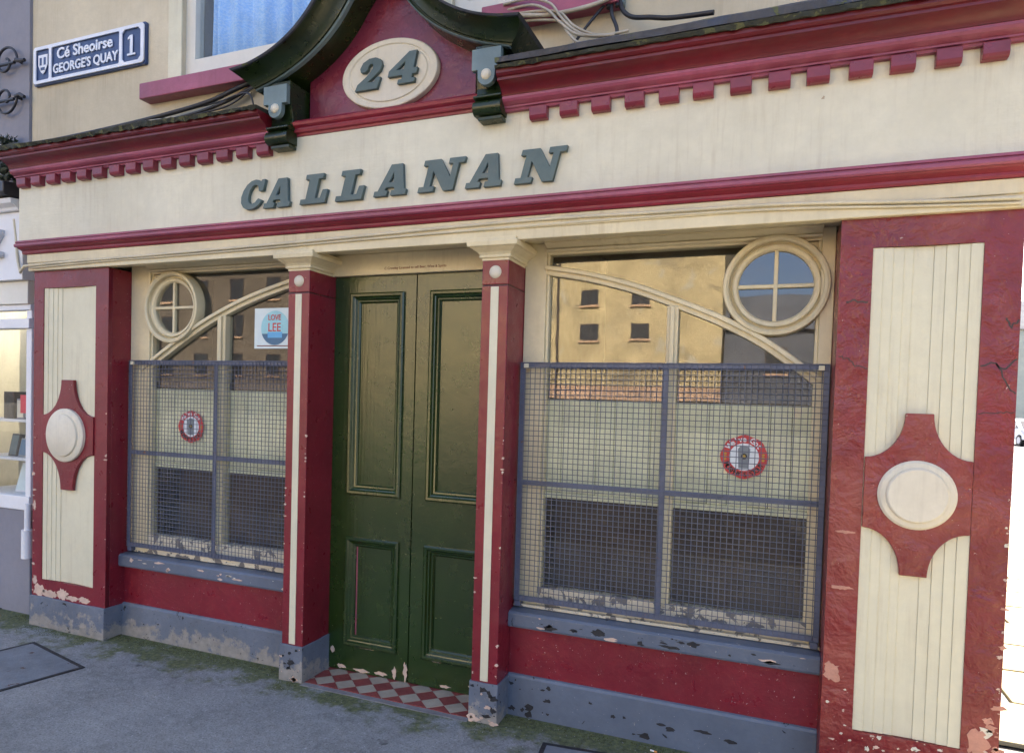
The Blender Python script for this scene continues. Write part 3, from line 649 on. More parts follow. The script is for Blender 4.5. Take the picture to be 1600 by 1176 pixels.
# shop windows ----------------------------------------------------
def shop_window(x0, x1, Y, sgn, circ, arch, mull, gl_z, st_out, st_in):
    """sgn +1: round light at the right (outer) end, -1: at the left end"""
    w_ = group('window', pub); cx, cz = circ; top = 2.372
    xo, xi = (x1, x0) if sgn > 0 else (x0, x1)          # outer (pilaster) and inner (column) ends
    go, gi = xo - sgn * st_out, xi + sgn * st_in         # glass limits
    def bx(a, b, y0, y1, z0, z1, name, mat='cream_wood', bev=.003): return MB().box(min(a, b), max(a, b), y0, y1, z0, z1).build(name, mat, w_, bev)
    bx(xo, go, Y, Y + .08, .56, 2.427, 'stile'); bx(xi, gi, Y, Y + .08, .56, 2.427, 'stile')
    bx(go, go - sgn * .014, Y + .014, Y + .07, gl_z, top, 'stile_bead'); bx(gi, gi + sgn * .014, Y + .014, Y + .07, gl_z, top, 'stile_bead')
    head = [(Y + .08, top), (Y + .012, top), (Y + .010, 2.380), (Y - .012, 2.386), (Y - .016, 2.394), (Y - .004, 2.398), (Y - .030, 2.412), (Y - .05, 2.420), (Y - .05, 2.4275), (Y + .08, 2.4275)]
    smooth(MB().yz(head, min(go, gi), max(go, gi)).build('head_moulding', 'cream_wood', w_), 25)
    me = rough(subdivided_box(min(go, gi), max(go, gi), Y + .004, Y + .08, .556, gl_z, .05), .003, 20); ob('bottom_rail', me, 'cream_flaked', w_, .003)
    a = spline(arch, 6); cen = offset(a, -.026 * (1 if arch[0][0] < arch[-1][0] else -1))
    if arch[0][0] > arch[-1][0]: pass
    MB().band(cen, .050, Y + .008, Y + .06).build('arch', 'cream_wood', w_, .004)
    up_ = [(p[0], p[1]) for p in offset(a, -.016 if arch[0][0] < arch[-1][0] else .016)]
    MB().band(up_, .022, Y - .012, Y + .008).build('arch_bead', 'cream_wood', w_, .004)
    zm = min(cen, key=lambda p: abs(p[0] - sum(mull) / 2))[1] - .02
    bx(mull[0], mull[1], Y + .004, Y + .07, gl_z, zm, 'mullion', bev=.004); m0 = (mull[0] + mull[1]) / 2
    bx(m0 - .010, m0 + .010, Y - .010, Y + .004, gl_z, zm - .004, 'mullion_bead', bev=.003)
    ro = .228
    rim = [(.160, Y + .05), (.160, Y + .016), (.168, Y + .006), (.180, Y + .004), (.186, Y - .004), (.190, Y + .010), (.198, Y + .014), (.202, Y - .016), (.212, Y - .024), (.224, Y - .022), (ro, Y - .010), (ro, Y + .05)]
    smooth(MB().ring(cx, cz, rim, 72).build('round_frame', 'cream_wood', w_), 28)
    MB().box(cx - .161, cx + .161, Y + .012, Y + .034, cz - .009, cz + .009).build('glazing_bar', 'cream_wood', w_, .004)
    MB().box(cx - .009, cx + .009, Y + .010, Y + .035, cz - .161, cz + .161).build('glazing_bar', 'cream_wood', w_, .004)
    g = Y + .042; th_ = .004
    for q in range(4):
        arc = [(cx + .164 * math.cos(R(90 * q + t)), cz + .164 * math.sin(R(90 * q + t))) for t in range(0, 91, 9)]
        MB().xz([(cx, cz)] + arc, g - .014, g - .010).build('pane', 'glass', w_)
    # corner piece above the round light, pierced look: small raised triangle
    ex = go; tri = [(ex - sgn * .004, top - .004), (ex - sgn * .10, top - .004), (ex - sgn * .004, top - .12)]
    MB().xz(tri, Y + .024, Y + .05).build('corner_panel', 'cream_wood', w_)
    t2 = [(ex - sgn * .016, top - .014), (ex - sgn * .06, top - .014), (ex - sgn * .016, top - .07)]
    MB().xz(t2, Y + .016, Y + .025).build('corner_rosette', 'cream_wood', w_, .004)
    # panes: spandrel over the arch, two tall lights under it, the scrap between round light, arch and stile
    A = sorted([(p[0], p[1]) for p in cen], key=lambda p: p[0]); lo, hi = min(go, gi), max(go, gi)
    def az(x):
        if x <= A[0][0]: return A[0][1]
        for p, q in zip(A, A[1:]):
            if x <= q[0]: return p[1] + (q[1] - p[1]) * (x - p[0]) / (q[0] - p[0])
        return A[-1][1]
    def xs(a_, b_, n=24): return [a_ + (b_ - a_) * i / n for i in range(n + 1)]
    xe = cx - sgn * .195
    if sgn > 0: poly_ = [(x, az(x)) for x in xs(lo, xe)]
    else: poly_ = [(x, az(x)) for x in xs(xe, hi)]
    side_pts = [(cx - sgn * .205 * math.cos(t), cz + .205 * math.sin(t)) for t in [R(v) for v in range(-20, 81, 8)]]
    if sgn > 0: sp = poly_ + [p for p in side_pts if p[1] > az(xe) and p[1] < top] + [(cx, top), (lo, top)]
    else: sp = [(xe, az(xe))] + [p for p in poly_[1:]] + [(hi, top), (cx, top)] + [p for p in reversed(side_pts) if p[1] > az(xe) and p[1] < top]
    MB().xz(sp, g, g + th_).build('pane', 'glass', w_)
    for a_, b_ in ((lo, m0), (m0, hi)):
        MB().xz([(a_, gl_z - .01)] + [(b_, gl_z - .01)] + [(x, min(az(x), top)) for x in reversed(xs(a_, b_))], g, g + th_).build('pane', 'glass', w_)
    dxo = abs(go - cx); t0 = -math.degrees(math.acos(min(1, dxo / .2)))
    arc = [(cx + sgn * .2 * math.cos(R(t)), cz + .2 * math.sin(R(t))) for t in [t0 + (-100 - t0) * i / 12 for i in range(13)]]
    ed = [(x, az(x)) for x in xs(arc[-1][0], go, 10)]
    MB().xz([(go, cz + .2 * math.sin(R(t0)))] + arc[1:] + ed, g, g + th_).build('pane', 'glass', w_)
    # boards standing inside the glass
    bd = group('inner_screen', pub); yb = Y + .056; n = 14; W = (hi - lo) / n
    for i in range(n):
        d = random.uniform(0, .004); MB().box(lo + i * W + .0015, lo + (i + 1) * W - .0015, yb + d, yb + .02, 1.15 + random.uniform(-.002, .002), 1.632).build('plank', 'board', bd, .003)
    MB().box(lo, hi, yb - .006, yb + .03, 1.635, 1.682).build('reflected_dark_band', 'rail', bd, .004)  # dark bar standing in for the dark band reflected in the glass
    MB().box(lo, hi, yb - .006, yb + .03, 1.118, 1.148).build('bottom_rail', 'board', bd, .004)
    MB().box(lo, hi, yb + .22, yb + .25, .56, 1.148).build('lower_panel', 'darkin', bd)
    return w_
S = 1.0205
shop_window(-1.219, .2265, .24, 1, (-.014, 2.175), [(-1.108, 2.322), (-.883, 2.280), (-.657, 2.217), (-.484, 2.152), (-.316, 2.083), (-.200, 2.030), (-.047, 1.945), (.103, 1.836), (.20, 1.76)], (-.492, -.438), .652, .055, .115)
shop_window(-3.933, -2.537, .17, -1, (-3.575, 2.152), [(-3.84, 1.765), (-3.740, 1.834), (-3.58, 1.930), (-3.407, 2.029), (-3.212, 2.122), (-2.956, 2.219), (-2.673, 2.297), (-2.55, 2.322)], (-3.208, -3.142), .675, .165, .05)

# upper windows ---------------------------------------------------
def upper_window(x0, x1, z0, z1, sx0, sx1, sz):
    w_ = group('upper_window', pub)
    for a in ((x0 - .11, x0, .112, .125, z0, z1), (x1, x1 + .11, .112, .125, z0, z1)): MB().box(*a).build('surround', 'cream', w_, .004)
    me = to_wall(curve_mesh(shape_curve([[(x0, z0), (x1, z0), (x1, z1), (x0, z1)], [(x0 + .075, z0 + .105), (x1 - .075, z0 + .105), (x1 - .075, z1 - .1), (x0 + .075, z1 - .1)]], .07), 'frame'), .185); ob('frame', me, 'upvc', w_, .006)
    MB().box(x0 + .07, x1 - .07, .185, .19, z0 + .10, z1 - .09).build('pane', 'glass_clear', w_)
    MB().box(sx0, sx1, .035, .20, sz, sz + .098).build('sill', 'plum', w_, .006)
    MB().box(x0, x1, .40, .44, z0, z1).build('room_back', 'darkin', w_)
upper_window(o1[0], o1[1], o1[2] + .02, o1[3], -3.735, -2.30, 3.432)
upper_window(o2[0], o2[1], o2[2], o2[3], -1.42, -.735, 3.475)
def curtain(x0, x1, z0, z1, y, label):
    n = 90; vs = []; fs = []
    for i in range(n + 1):
        u = i / n; x = x0 + (x1 - x0) * u; yy = y + .030 * math.sin(u * 40 + 1.5 * math.sin(u * 9)) + .01 * math.sin(u * 21 + 1) + .006 * math.sin(u * 97)
        for k in range(5): vs.append((x + .01 * math.sin(u * 30 + k), yy, z0 + (z1 - z0) * k / 4))
    for i in range(n):
        for k in range(4): fs.append((i * 5 + k, (i + 1) * 5 + k, (i + 1) * 5 + k + 1, i * 5 + k + 1))
    o = smooth(MB().add(vs, fs).build('curtain', 'curtain'), 180); m = o.modifiers.new('thick', 'SOLIDIFY'); m.thickness = .003
    tag(o, label, 'curtain')
curtain(-3.36, -2.46, 3.60, 5.05, .245, 'pale blue pleated net curtain hanging behind the upstairs window')

# ------------------------------------------------------------------ grilles
def grille(x0, x1, z0, z1, Y, vb, hb, label):
    g = empty('window_grille', (0, 0, 0), label, 'window grille', 'wire mesh guards over the pub windows'); W = .026
    def bar(a, name='frame_bar'): MB().box(*a).build(name, 'grille', g, .0025)
    bar((x0, x0 + W, Y, Y + .008, z0, z1)); bar((x1 - W, x1, Y, Y + .008, z0, z1)); bar((x0 + W, x1 - W, Y, Y + .008, z1 - W, z1)); bar((x0 + W, x1 - W, Y, Y + .008, z0, z0 + W))
    bar((vb - W / 2, vb + W / 2, Y + .001, Y + .008, z0 + W, z1 - W), 'middle_bar'); bar((x0 + W, x1 - W, Y - .0005, Y + .0005 + .003, hb - W / 2, hb + W / 2), 'cross_bar')
    sp = .0262; r = .0019
    nv = int((x1 - x0 - .006) / sp); nh = int((z1 - z0 - .006) / sp)
    vm = MB().tube([(0, 0, z0 + .002), (0, 0, z1 - .002)], r, 5).mesh('wire'); hm = MB().tube([(x0 + .002, 0, 0), (x1 - .002, 0, 0)], r, 5).mesh('wire')
    for i in range(nv + 1):
        o = ob('wire', vm, 'wire', g); o.location = (x0 + .004 + i * (x1 - x0 - .008) / nv + random.uniform(-.0008, .0008), Y - .0027, 0); o.rotation_euler = (0, random.uniform(-.0009, .0009), 0)
    for i in range(nh + 1):
        o = ob('wire', hm, 'wire', g); o.location = (0, Y - .0052, z0 + .004 + i * (z1 - z0 - .008) / nh + random.uniform(-.0008, .0008)); o.rotation_euler = (0, random.uniform(-.0005, .0005), 0)
    for x, z in ((x0 + .035, z1 - .02), (x1 - .035, z1 - .02)):
        MB().box(x - .012, x + .012, Y - .012, Y + .05, z - .010, z + .012).build('fixing_lug', 'cream', g, .002)
    for x in (x0 + .02, x1 - .02): MB().box(x - .016, x + .016, Y - .002, Y + .05, z0 - .03, z0 - .001).build('foot', 'grille', g, .003)
grille(-1.212, .222, .588, 1.8185, .185, -.479, 1.2015, 'blue grey wire mesh guard over the larger right window beside the doors')
grille(-3.905, -2.545, .592, 1.813, .135, -3.180, 1.213, 'blue grey wire mesh guard over the left window with the poster')

# ------------------------------------------------------------------ stickers, poster
def sticker(cx, cz, r, y, label):
    s = empty('window_sticker', (0, 0, 0), label, 'sticker')
    def dz(o, name, mat, a0, ex, y0, a1=None):
        pl_ = [(cx + o * math.cos(2 * math.pi * k / 40), cz + o * ex * math.sin(2 * math.pi * k / 40)) for k in range(40)]
        return MB().xz(pl_, y0, y0 + .0006).build(name, mat, s)
    # scalloped red rosette
    pts = []
    for k in range(96):
        t = 2 * math.pi * k / 96; rr = r * (.955 + .05 * abs(math.cos(4 * t + .0)) ** 1.5); pts.append((cx + rr * math.cos(t), cz + rr * .97 * math.sin(t)))
    MB().xz(pts, y, y + .0006).build('red_ring', 'red_print', s)
    dz(r * .62, 'white_centre', 'white_print', 0, .98, y - .0008)
    gp = [(cx - r * .22, cz - r * .5), (cx + r * .2, cz - r * .5), (cx + r * .25, cz + r * .35), (cx + r * .12, cz + r * .5), (cx - r * .14, cz + r * .5), (cx - r * .26, cz + r * .35)]
    MB().xz(gp, y - .0016, y - .001).build('pint_glass', 'grey_print', s)
    o = r * .13; MB().xz([(cx + o * math.cos(2 * math.pi * k / 16), cz + .03 * r + o * math.sin(2 * math.pi * k / 16)) for k in range(16)], y - .0026, y - .0018).build('crest', 'black_print', s)
    o = r * .07; MB().xz([(cx + o * math.cos(2 * math.pi * k / 12), cz + .03 * r + o * math.sin(2 * math.pi * k / 12)) for k in range(12)], y - .0036, y - .0028).build('crest_centre', 'gold_print', s)
    for sg in (-1, 1):
        for q in range(3): MB().xz(blob_poly(cx + sg * r * .79, cz + (q - 1) * r * .12, r * .06, r * .05, 10, .2), y - .0014, y - .0008).build('sprig', 'gold_print', s)
    def arc_text(body, rad, a0, a1, mat, flip, size):
        n = len(body)
        for k, ch in enumerate(body):
            if ch == ' ': continue
            t = R(a0 + (a1 - a0) * k / (n - 1)); me = text_mesh(ch, size, 'CENTER', .0006, .0008)
            rot = t - math.pi / 2 if not flip else t + math.pi / 2
            for v in me.vertices:
                x, z = v.co.x, v.co.y
                v.co.x, v.co.y = cx + rad * math.cos(t) + x * math.cos(rot) - z * math.sin(rot), cz + rad * math.sin(t) + x * math.sin(rot) + z * math.cos(rot)
            to_wall(me, y - .0012); ob('lettering', me, mat, s)
    arc_text("We've Got", r * .78, 142, 38, 'white_print', False, r * .34)
    arc_text("MURPHY'S STOUT", r * .79, 206, 334, 'black_print', True, r * .30)
sticker(-.121, 1.386, .106, .2785, 'red and white round beer sticker behind the mesh of the right window')
sticker(-3.442, 1.394, .106, .2085, 'red and white round beer sticker behind the mesh of the left window')
po = empty('poster', (0, 0, 0), 'pale aqua square paper poster with red lettering taped in the left window', 'poster')
y = .2075
MB().box(-2.945, -2.655, y, y + .001, 1.892, 2.135).build('sheet', 'pale_print', po)
cx, cz, r = -2.792, 2.016, .103
MB().xz([(cx + r * math.cos(2 * math.pi * k / 48), cz + r * math.sin(2 * math.pi * k / 48)) for k in range(48)], y - .0008, y - .0002).build('disc', 'aqua_print', po)
MB().xz([(cx + r * math.cos(t), cz + r * math.sin(t)) for t in [R(200 + i * 7) for i in range(21)]], y - .0016, y - .001).build('disc_lower', 'navy_print', po)
MB().box(cx - .052, cx + .055, y - .0024, y - .0018, cz - .06, cz - .025).build('boat', 'sky_print', po)
MB().box(cx - .058, cx + .058, y - .0022, y - .0017, cz - .025, cz + .02).build('boat_panel', 'aqua_print', po)
fit_text('LOVE', cx - .048, cx + .045, 2.062, 2.096, y - .003, 'red_print', 'lettering', po, .0008, .001)
fit_text('LEE', cx - .047, cx + .045, 1.995, 2.045, y - .003, 'red_print', 'lettering', po, .0008, .001)
MB().box(-2.925, -2.67, y - .001, y - .0004, 1.905, 1.911).build('caption', 'rust_print', po)

# ------------------------------------------------------------------ street name plate
sg = empty('street_sign', (0, 0, 0), 'navy and white cast street name plate on the cream upper wall', 'sign')
x0, x1, z0, z1 = -4.79, -3.752, 3.683, 3.948; Y = .10; W = x1 - x0
def chamfer(a, b, c, d, k): return [(a + k, c), (b - k, c), (b, c + k), (b, d - k), (b - k, d), (a + k, d), (a, d - k), (a, c + k)]
MB().xz(chamfer(x0, x1, z0, z1, .008), Y - .002, .119).build('plate', 'signblue', sg, .002)
def fr(u, v, name):
    e = .016
    me = to_wall(curve_mesh(shape_curve([chamfer(x0 + u * W, x0 + v * W, z0 + .012, z1 - .012, .03), chamfer(x0 + u * W + e, x0 + v * W - e, z0 + .012 + e, z1 - .012 - e, .02)], .008), 'border'), Y - .010); ob(name, me, 'signwhite', sg)
me = to_wall(curve_mesh(shape_curve([chamfer(x0 + .007, x1 - .007, z0 + .009, z1 - .009, .014), chamfer(x0 + .030, x0 + .160, z0 + .030, z1 - .030, .008), chamfer(x0 + .184, x0 + .818, z0 + .030, z1 - .030, .008), chamfer(x0 + .842, x1 - .034, z0 + .030, z1 - .030, .022)], .008), 'border'), Y - .010); ob('border', me, 'signwhite', sg)
fit_text('Cé Sheoirse', x0 + .235, x0 + .755, z0 + .148, z0 + .222, Y - .008, 'signwhite', 'lettering', sg, .006, .0022)
fit_text("GEORGE'S QUAY", x0 + .198, x0 + .805, z0 + .046, z0 + .122, Y - .008, 'signwhite', 'lettering', sg, .006, .0022)
MB().xz([(x0 + .908, z0 + .08), (x0 + .932, z0 + .08), (x0 + .932, z0 + .195), (x0 + .908, z0 + .195), (x0 + .890, z0 + .180), (x0 + .890, z0 + .168), (x0 + .908, z0 + .174)], Y - .011, Y - .006).build('numeral', 'signwhite', sg, .001)
MB().box(x0 + .885, x0 + .955, Y - .011, Y - .006, z0 + .068, z0 + .080).build('numeral_serif', 'signwhite', sg)
cz = z0 + .13; cxs = x0 + .097
MB().xz([(cxs - .045, cz + .07), (cxs + .045, cz + .07), (cxs + .045, cz), (cxs + .02, cz - .045), (cxs, cz - .06), (cxs - .02, cz - .045), (cxs - .045, cz)], Y - .011, Y - .006).build('crest_shield', 'signwhite', sg, .001)
for (a, b, c, d) in ((-.03, -.01, .0, .05), (.01, .03, .0, .05), (-.02, .02, -.035, -.015)): MB().box(cxs + a, cxs + b, Y - .0125, Y - .010, cz + c, cz + d).build('crest_tower', 'signblue', sg)

# ------------------------------------------------------------------ cables, junction box, conduit
def cable(pts, r, mat, label, cat='cable', grp=None, name='cable', k=7):
    o = smooth(MB().tube(spline(pts, k), r, 7).build(name, mat), 60); tag(o, label, cat, grp); return o
zl = lambda x: 3.19 + .02 * (x + 4.8) / 2.2
cable([(-4.80, -.02, 3.24), (-4.4, .02, 3.26), (-3.9, .06, 3.30), (-3.5, .07, 3.33), (-3.2, .07, 3.36), (-2.98, .07, 3.41), (-2.82, .09, 3.46)], .014, 'black', 'thick black cable rising along the wall under the left upstairs sill')
cable([(-4.82, -.05, 3.21), (-4.4, -.03, 3.225), (-3.9, .02, 3.255), (-3.4, .05, 3.285), (-3.1, .06, 3.33), (-2.9, .08, 3.40), (-2.80, .09, 3.44)], .010, 'black', 'thinner black cable lying along the left mossy ledge just under the thick one')
cable([(-4.3, -.08, 3.195), (-3.95, -.03, 3.235), (-3.6, -.05, 3.215), (-3.25, .02, 3.27), (-3.0, .03, 3.30), (-2.86, .06, 3.39), (-2.78, .09, 3.40)], .005, 'black', 'thin black wire wandering below the pale one on the left ledge')
cable([(-3.35, .09, 3.345), (-3.1, .06, 3.345), (-2.95, .03, 3.35), (-2.84, .0, 3.33), (-2.78, -.03, 3.25), (-2.76, -.06, 3.20)], .005, 'black', 'thin black wire drooping to the ledge beside the left pediment bracket')
cable([(-4.5, -.05, 3.215), (-4.1, -.02, 3.235), (-3.7, .02, 3.28), (-3.4, .05, 3.29), (-3.1, .07, 3.32), (-2.9, .09, 3.38)], .006, 'palecable', 'pale thin wire lying among the black cables on the left ledge')
pale = [[(-1.30, .03, 3.56), (-1.16, .0, 3.545), (-1.05, -.01, 3.50), (-.99, -.02, 3.42), (-.92, -.04, 3.34), (-.84, -.06, 3.29), (-.72, -.08, 3.262)],
        [(-1.28, .04, 3.535), (-1.15, .01, 3.52), (-1.06, -.01, 3.47), (-.99, -.03, 3.39), (-.90, -.05, 3.31), (-.78, -.06, 3.275)],
        [(-1.30, .04, 3.51), (-1.12, .02, 3.49), (-1.0, .0, 3.45), (-.92, -.03, 3.36), (-.80, -.05, 3.29), (-.66, -.06, 3.28)],
        [(-1.26, .05, 3.48), (-1.10, .03, 3.45), (-1.0, .02, 3.42), (-.96, -.03, 3.35), (-.90, -.07, 3.27), (-.84, -.09, 3.24)]]
lab = ['topmost pale looping wire between the pediment and the right ledge', 'second pale looping wire from the top beside the pediment', 'third pale looping wire from the top beside the pediment', 'lowest pale wire drooping from the pediment to the lead ledge']
for p, l_ in zip(pale, lab): cable(p, .0065, 'palecable', l_, grp='pale wires beside the pediment')
cable([(-.79, .07, 3.50), (-.84, .03, 3.42), (-.90, .0, 3.33), (-.915, -.02, 3.29)], .007, 'black', 'black wire running down left from the junction box')
cable([(-.77, .07, 3.50), (-.76, .03, 3.42), (-.73, .0, 3.34), (-.72, -.02, 3.28)], .009, 'black', 'black wire hanging straight down from the junction box')
cable([(-.735, .07, 3.50), (-.71, .05, 3.43), (-.66, .03, 3.385), (-.58, .0, 3.355), (-.48, -.02, 3.325), (-.30, -.05, 3.30)], .011, 'black', 'thick black cable sweeping right from the junction box along the ledge')
cable([(-.70, .08, 3.56), (-.4, .09, 3.545), (.0, .09, 3.555), (.4, .09, 3.56), (.83, .09, 3.57)], .010, 'palecable', 'pale cable running right along the upper wall from the junction box')
cable([(-1.36, .06, 3.50), (-1.22, .02, 3.485), (-1.05, .02, 3.462), (-.86, .02, 3.468), (-.74, .03, 3.50)], .010, 'palecable', 'pale cable sagging under the right upstairs sill')
jb = empty('junction_box', (0, 0, 0), 'small grey junction box on the wall right of the pediment', 'junction box')
MB().box(-.81, -.715, .065, .119, 3.478, 3.56).build('box', 'tabgrey', jb, .006); MB().box(-.80, -.725, .058, .066, 3.486, 3.55).build('lid', 'greywall', jb, .004)
for (x, w_) in ((-.785, .012), (-.745, .01)): MB().tube([(x, .06, 3.49), (x + .004, .055, 3.46)], w_, 8).build('gland', 'black', jb)
cable([(-4.66, -.05, 2.425), (-4.3, -.045, 2.434), (-3.6, -.044, 2.440), (-2.4, -.044, 2.455), (-1.2, -.044, 2.478), (-.5, -.044, 2.472), (0, -.044, 2.466), (.5, -.044, 2.438), (.82, -.044, 2.425)], .008, 'conduit', 'cream painted cable clipped along the band under the lower moulding, upper one', 'conduit', name='conduit')
cable([(-4.62, -.038, 2.412), (-4.0, -.036, 2.424), (-3.0, -.036, 2.432), (-1.8, -.036, 2.448), (-.6, -.036, 2.456), (0, -.036, 2.448), (.5, -.036, 2.422), (.82, -.036, 2.408)], .006, 'conduit', 'cream painted cable clipped along the band under the lower moulding, lower one', 'conduit', name='conduit')
cable([(-4.66, -.05, 2.425), (-4.74, -.02, 2.40), (-4.82, .03, 2.41), (-4.88, .05, 2.52), (-4.91, .06, 2.66), (-4.93, .06, 2.78)], .009, 'conduit', 'pale cable looping from the pub across to the neighbouring shop sign', 'conduit', name='conduit')

# ------------------------------------------------------------------ neighbouring shop on the left
nb = empty('neighbour_shop', (-5, 0, 0), None)
nb.location = (0, 0, 0); tag(nb, 'grey rendered shop with a white framed display window left of the pub', 'building')
X1 = -4.842
MB().box(-12, X1, .10, .40, 2.98, 11.5).build('wall', 'greywall', nb); MB().box(-12, X1, .13, .42, -.05, .74).build('stall_riser', 'greywall', nb, .006)
MB().box(-12, -9, .10, .40, .74, 2.98).build('wall', 'greywall', nb); MB().box(-12, X1, .402, 9.0, -.05, .02).build('floor', 'greywall', nb)
MB().box(-12, X1, 1.6, 1.7, .02, 2.98).build('back_wall', 'cream', nb); MB().box(-12.1, X1, .0, 9.0, 11.5, 11.7).build('roof', 'lead', nb)
MB().box(-12, X1, .10, .398, 2.20, 2.36).build('window_head', 'upvc', nb, .004)
f = MB().box(-12, X1 - .0, .06, .398, 2.362, 2.83).build('fascia', 'white', nb, .004)
fm = [(.10, 2.832), (.03, 2.832), (.02, 2.85), (-.02, 2.87), (-.03, 2.90), (.10, 2.91)]
smooth(MB().yz(fm, -12, X1).build('cornice', 'white', nb), 25)
MB().yz([(.099, 2.912), (-.06, 2.912), (-.075, 2.93), (-.075, 3.0), (.099, 3.02)], -12, X1).build('gutter', 'iron', nb, .006)
zl_ = [[(0, 0), (1, 0), (1, .2), (.42, .2), (1, .8), (1, 1), (0, 1), (0, .8), (.56, .8), (0, .2)]]
for x_, ch in ((-5.20, 'Z'),):
    polys = [[(x_ + u * .17, 2.52 + v * .19) for u, v in zl_[0]]]
    ob('sign_letter', to_wall(curve_mesh(shape_curve(polys, .03, .001), 'letter'), .044), 'chrome', nb)
fw_ = group('display_window', nb)
for a in ((-5.6, X1, .12, .20, .742, .84), (-5.6, X1, .11, .20, 2.03, 2.10), (-5.6, X1, .12, .20, 2.16, 2.20), (X1 - .055, X1, .13, .20, .84, 2.03), (-5.6, -5.54, .13, .20, .84, 2.03), (X1 - .055, X1, .13, .20, 2.10, 2.16)): MB().box(*a).build('frame', 'white', fw_, .005)
MB().box(-5.54, X1 - .055, .165, .17, .84, 2.03).build('pane', 'glass_clear', fw_)
MB().box(-9, -5.6, .11, .39, .74, 2.20).build('panel', 'greywall', fw_)
for z in (1.38, 1.10): MB().box(-5.54, X1 - .06, .20, .50, z - .02, z).build('shelf', 'white', fw_, .003)
MB().box(-5.54, X1 - .06, .20, .50, .80, .84).build('shelf', 'white', fw_, .003)
MB().box(-5.54, X1 - .06, .52, .54, .84, 2.2).build('backing', 'cream', fw_)
def item(x0, x1, y0, y1, z0, z1, mat, face, label, cat, tilt=0, name='display_box'):
    t = empty(name, ((x0 + x1) / 2, y0, z0), label, cat); b = MB().box(x0 - (x0 + x1) / 2, x1 - (x0 + x1) / 2, 0, y1 - y0, 0, z1 - z0).build('case', mat, t, .004)
    MB().box(x0 - (x0 + x1) / 2 + .008, x1 - (x0 + x1) / 2 - .008, -.002, .001, .012, z1 - z0 - .012).build('front_panel', face, t)
    t.rotation_euler = (R(-tilt), 0, 0)
item(-5.30, -5.19, .24, .40, 1.381, 1.58, 'iron', 'black_print', 'black boxed appliance on the upper shelf of the shop window', 'box')
item(-5.17, -5.09, .25, .38, 1.381, 1.53, 'greywall', 'stone_cream', 'cream fronted carton beside the black box on the upper shelf', 'box')
item(-5.07, -4.99, .24, .36, 1.381, 1.49, 'iron', 'grey_print', 'small grey carton at the end of the upper shelf', 'box')
item(-5.28, -5.19, .26, .30, 1.101, 1.27, 'black_print', 'slate', 'dark framed card leaning on the lower shelf', 'picture', 12, 'framed_card')
item(-5.17, -5.08, .26, .30, 1.101, 1.24, 'grey_print', 'navy_print', 'blue grey framed card leaning at the end of the lower shelf', 'picture', 12, 'framed_card')
item(-5.20, -5.04, .26, .275, .841, 1.06, 'white', 'pale_print', 'white leaflet propped in the foot of the shop window', 'leaflet', 16, 'leaflet')
o = MB().box(-4.99, -4.925, .155, .158, 1.43, 1.56).build('price_card', 'redcard'); tag(o, 'small red card stuck to the shop window pane', 'card')
smooth(MB().tube([(-4.80, .08, .42), (-4.80, .08, .62)], .035, 14).build('drain_shoe', 'white', nb), 40); smooth(MB().tube([(-4.80, .085, .62), (-4.80, .085, .80)], .022, 12).build('drain_pipe', 'white', nb), 40)

# wrought iron scrolls of the neighbour's sign bracket
ib = empty('sign_bracket', (0, 0, 0), 'black wrought iron scroll bracket on the grey wall beside the street sign', 'bracket')
def scroll(cx, cz, r0, r1, a0, a1, y, n=40):
    return [(cx + (r0 + (r1 - r0) * i / n) * math.cos(R(a0 + (a1 - a0) * i / n)), y, cz + (r0 + (r1 - r0) * i / n) * math.sin(R(a0 + (a1 - a0) * i / n))) for i in range(n + 1)]
yb = .06
for cz, sgn in ((3.87, 1), (3.62, -1)):
    smooth(MB().tube(scroll(-5.03, cz, .12, .025, 0 if sgn > 0 else 0, sgn * 430, yb), .009, 7).build('scroll', 'iron', ib), 60)
    smooth(MB().tube([(-4.92, yb, cz), (-4.88, yb, cz - .01 * sgn), (-4.835, yb, cz - .012)], .017, 8, .012).build('socket', 'iron', ib), 60)
    MB().tube([(-4.92, yb, cz), (-4.92, .101, cz)], .01, 7).build('wall_pin', 'iron', ib)
    MB().tube([(-4.94, yb, cz - .012), (-5.9, yb, cz - .012)], .011, 7).build('rail', 'iron', ib)
MB().tube([(-5.16, yb, 3.50), (-5.16, yb, 4.0)], .008, 7).build('upright', 'iron', ib)

# weeds on the ledge end
def tuft(loc, rx_, rz_, n, label, size=.03, dy=.05):
    t = empty('weed', loc, label, 'plant'); st = MB(); lf = MB()
    for i in range(12):
        a = random.uniform(-1, 1); tip = (a * rx_ * .8, random.uniform(-dy, dy), random.uniform(.3, 1) * rz_); st.tube(spline([(a * .02, 0, 0), (tip[0] * .4, tip[1] * .4, tip[2] * .6), tip], 4), .002, 4)
    for i in range(n):
        u = random.uniform(-1, 1); h = random.random(); p = Vector((u * rx_ * (1 - .5 * h), random.uniform(-dy, dy), h * rz_)); d = Vector((random.uniform(-1, 1), random.uniform(-1, 1), random.uniform(-.3, 1))).normalized(); s_ = d.cross(Vector((.3, .8, .2))).normalized() * size * .22; d *= size * random.uniform(.6, 1.2)
        lf.add([p, p + d * .5 + s_, p + d, p + d * .5 - s_], [(0, 1, 2, 3)])
    st.build('stem', 'stem', t); lf.build('leaves', 'leaf', t); return t
tuft((-4.96, .02, 3.03), .09, .30, 420, 'dark bushy weed growing on the gutter at the left end of the cornice', .05)

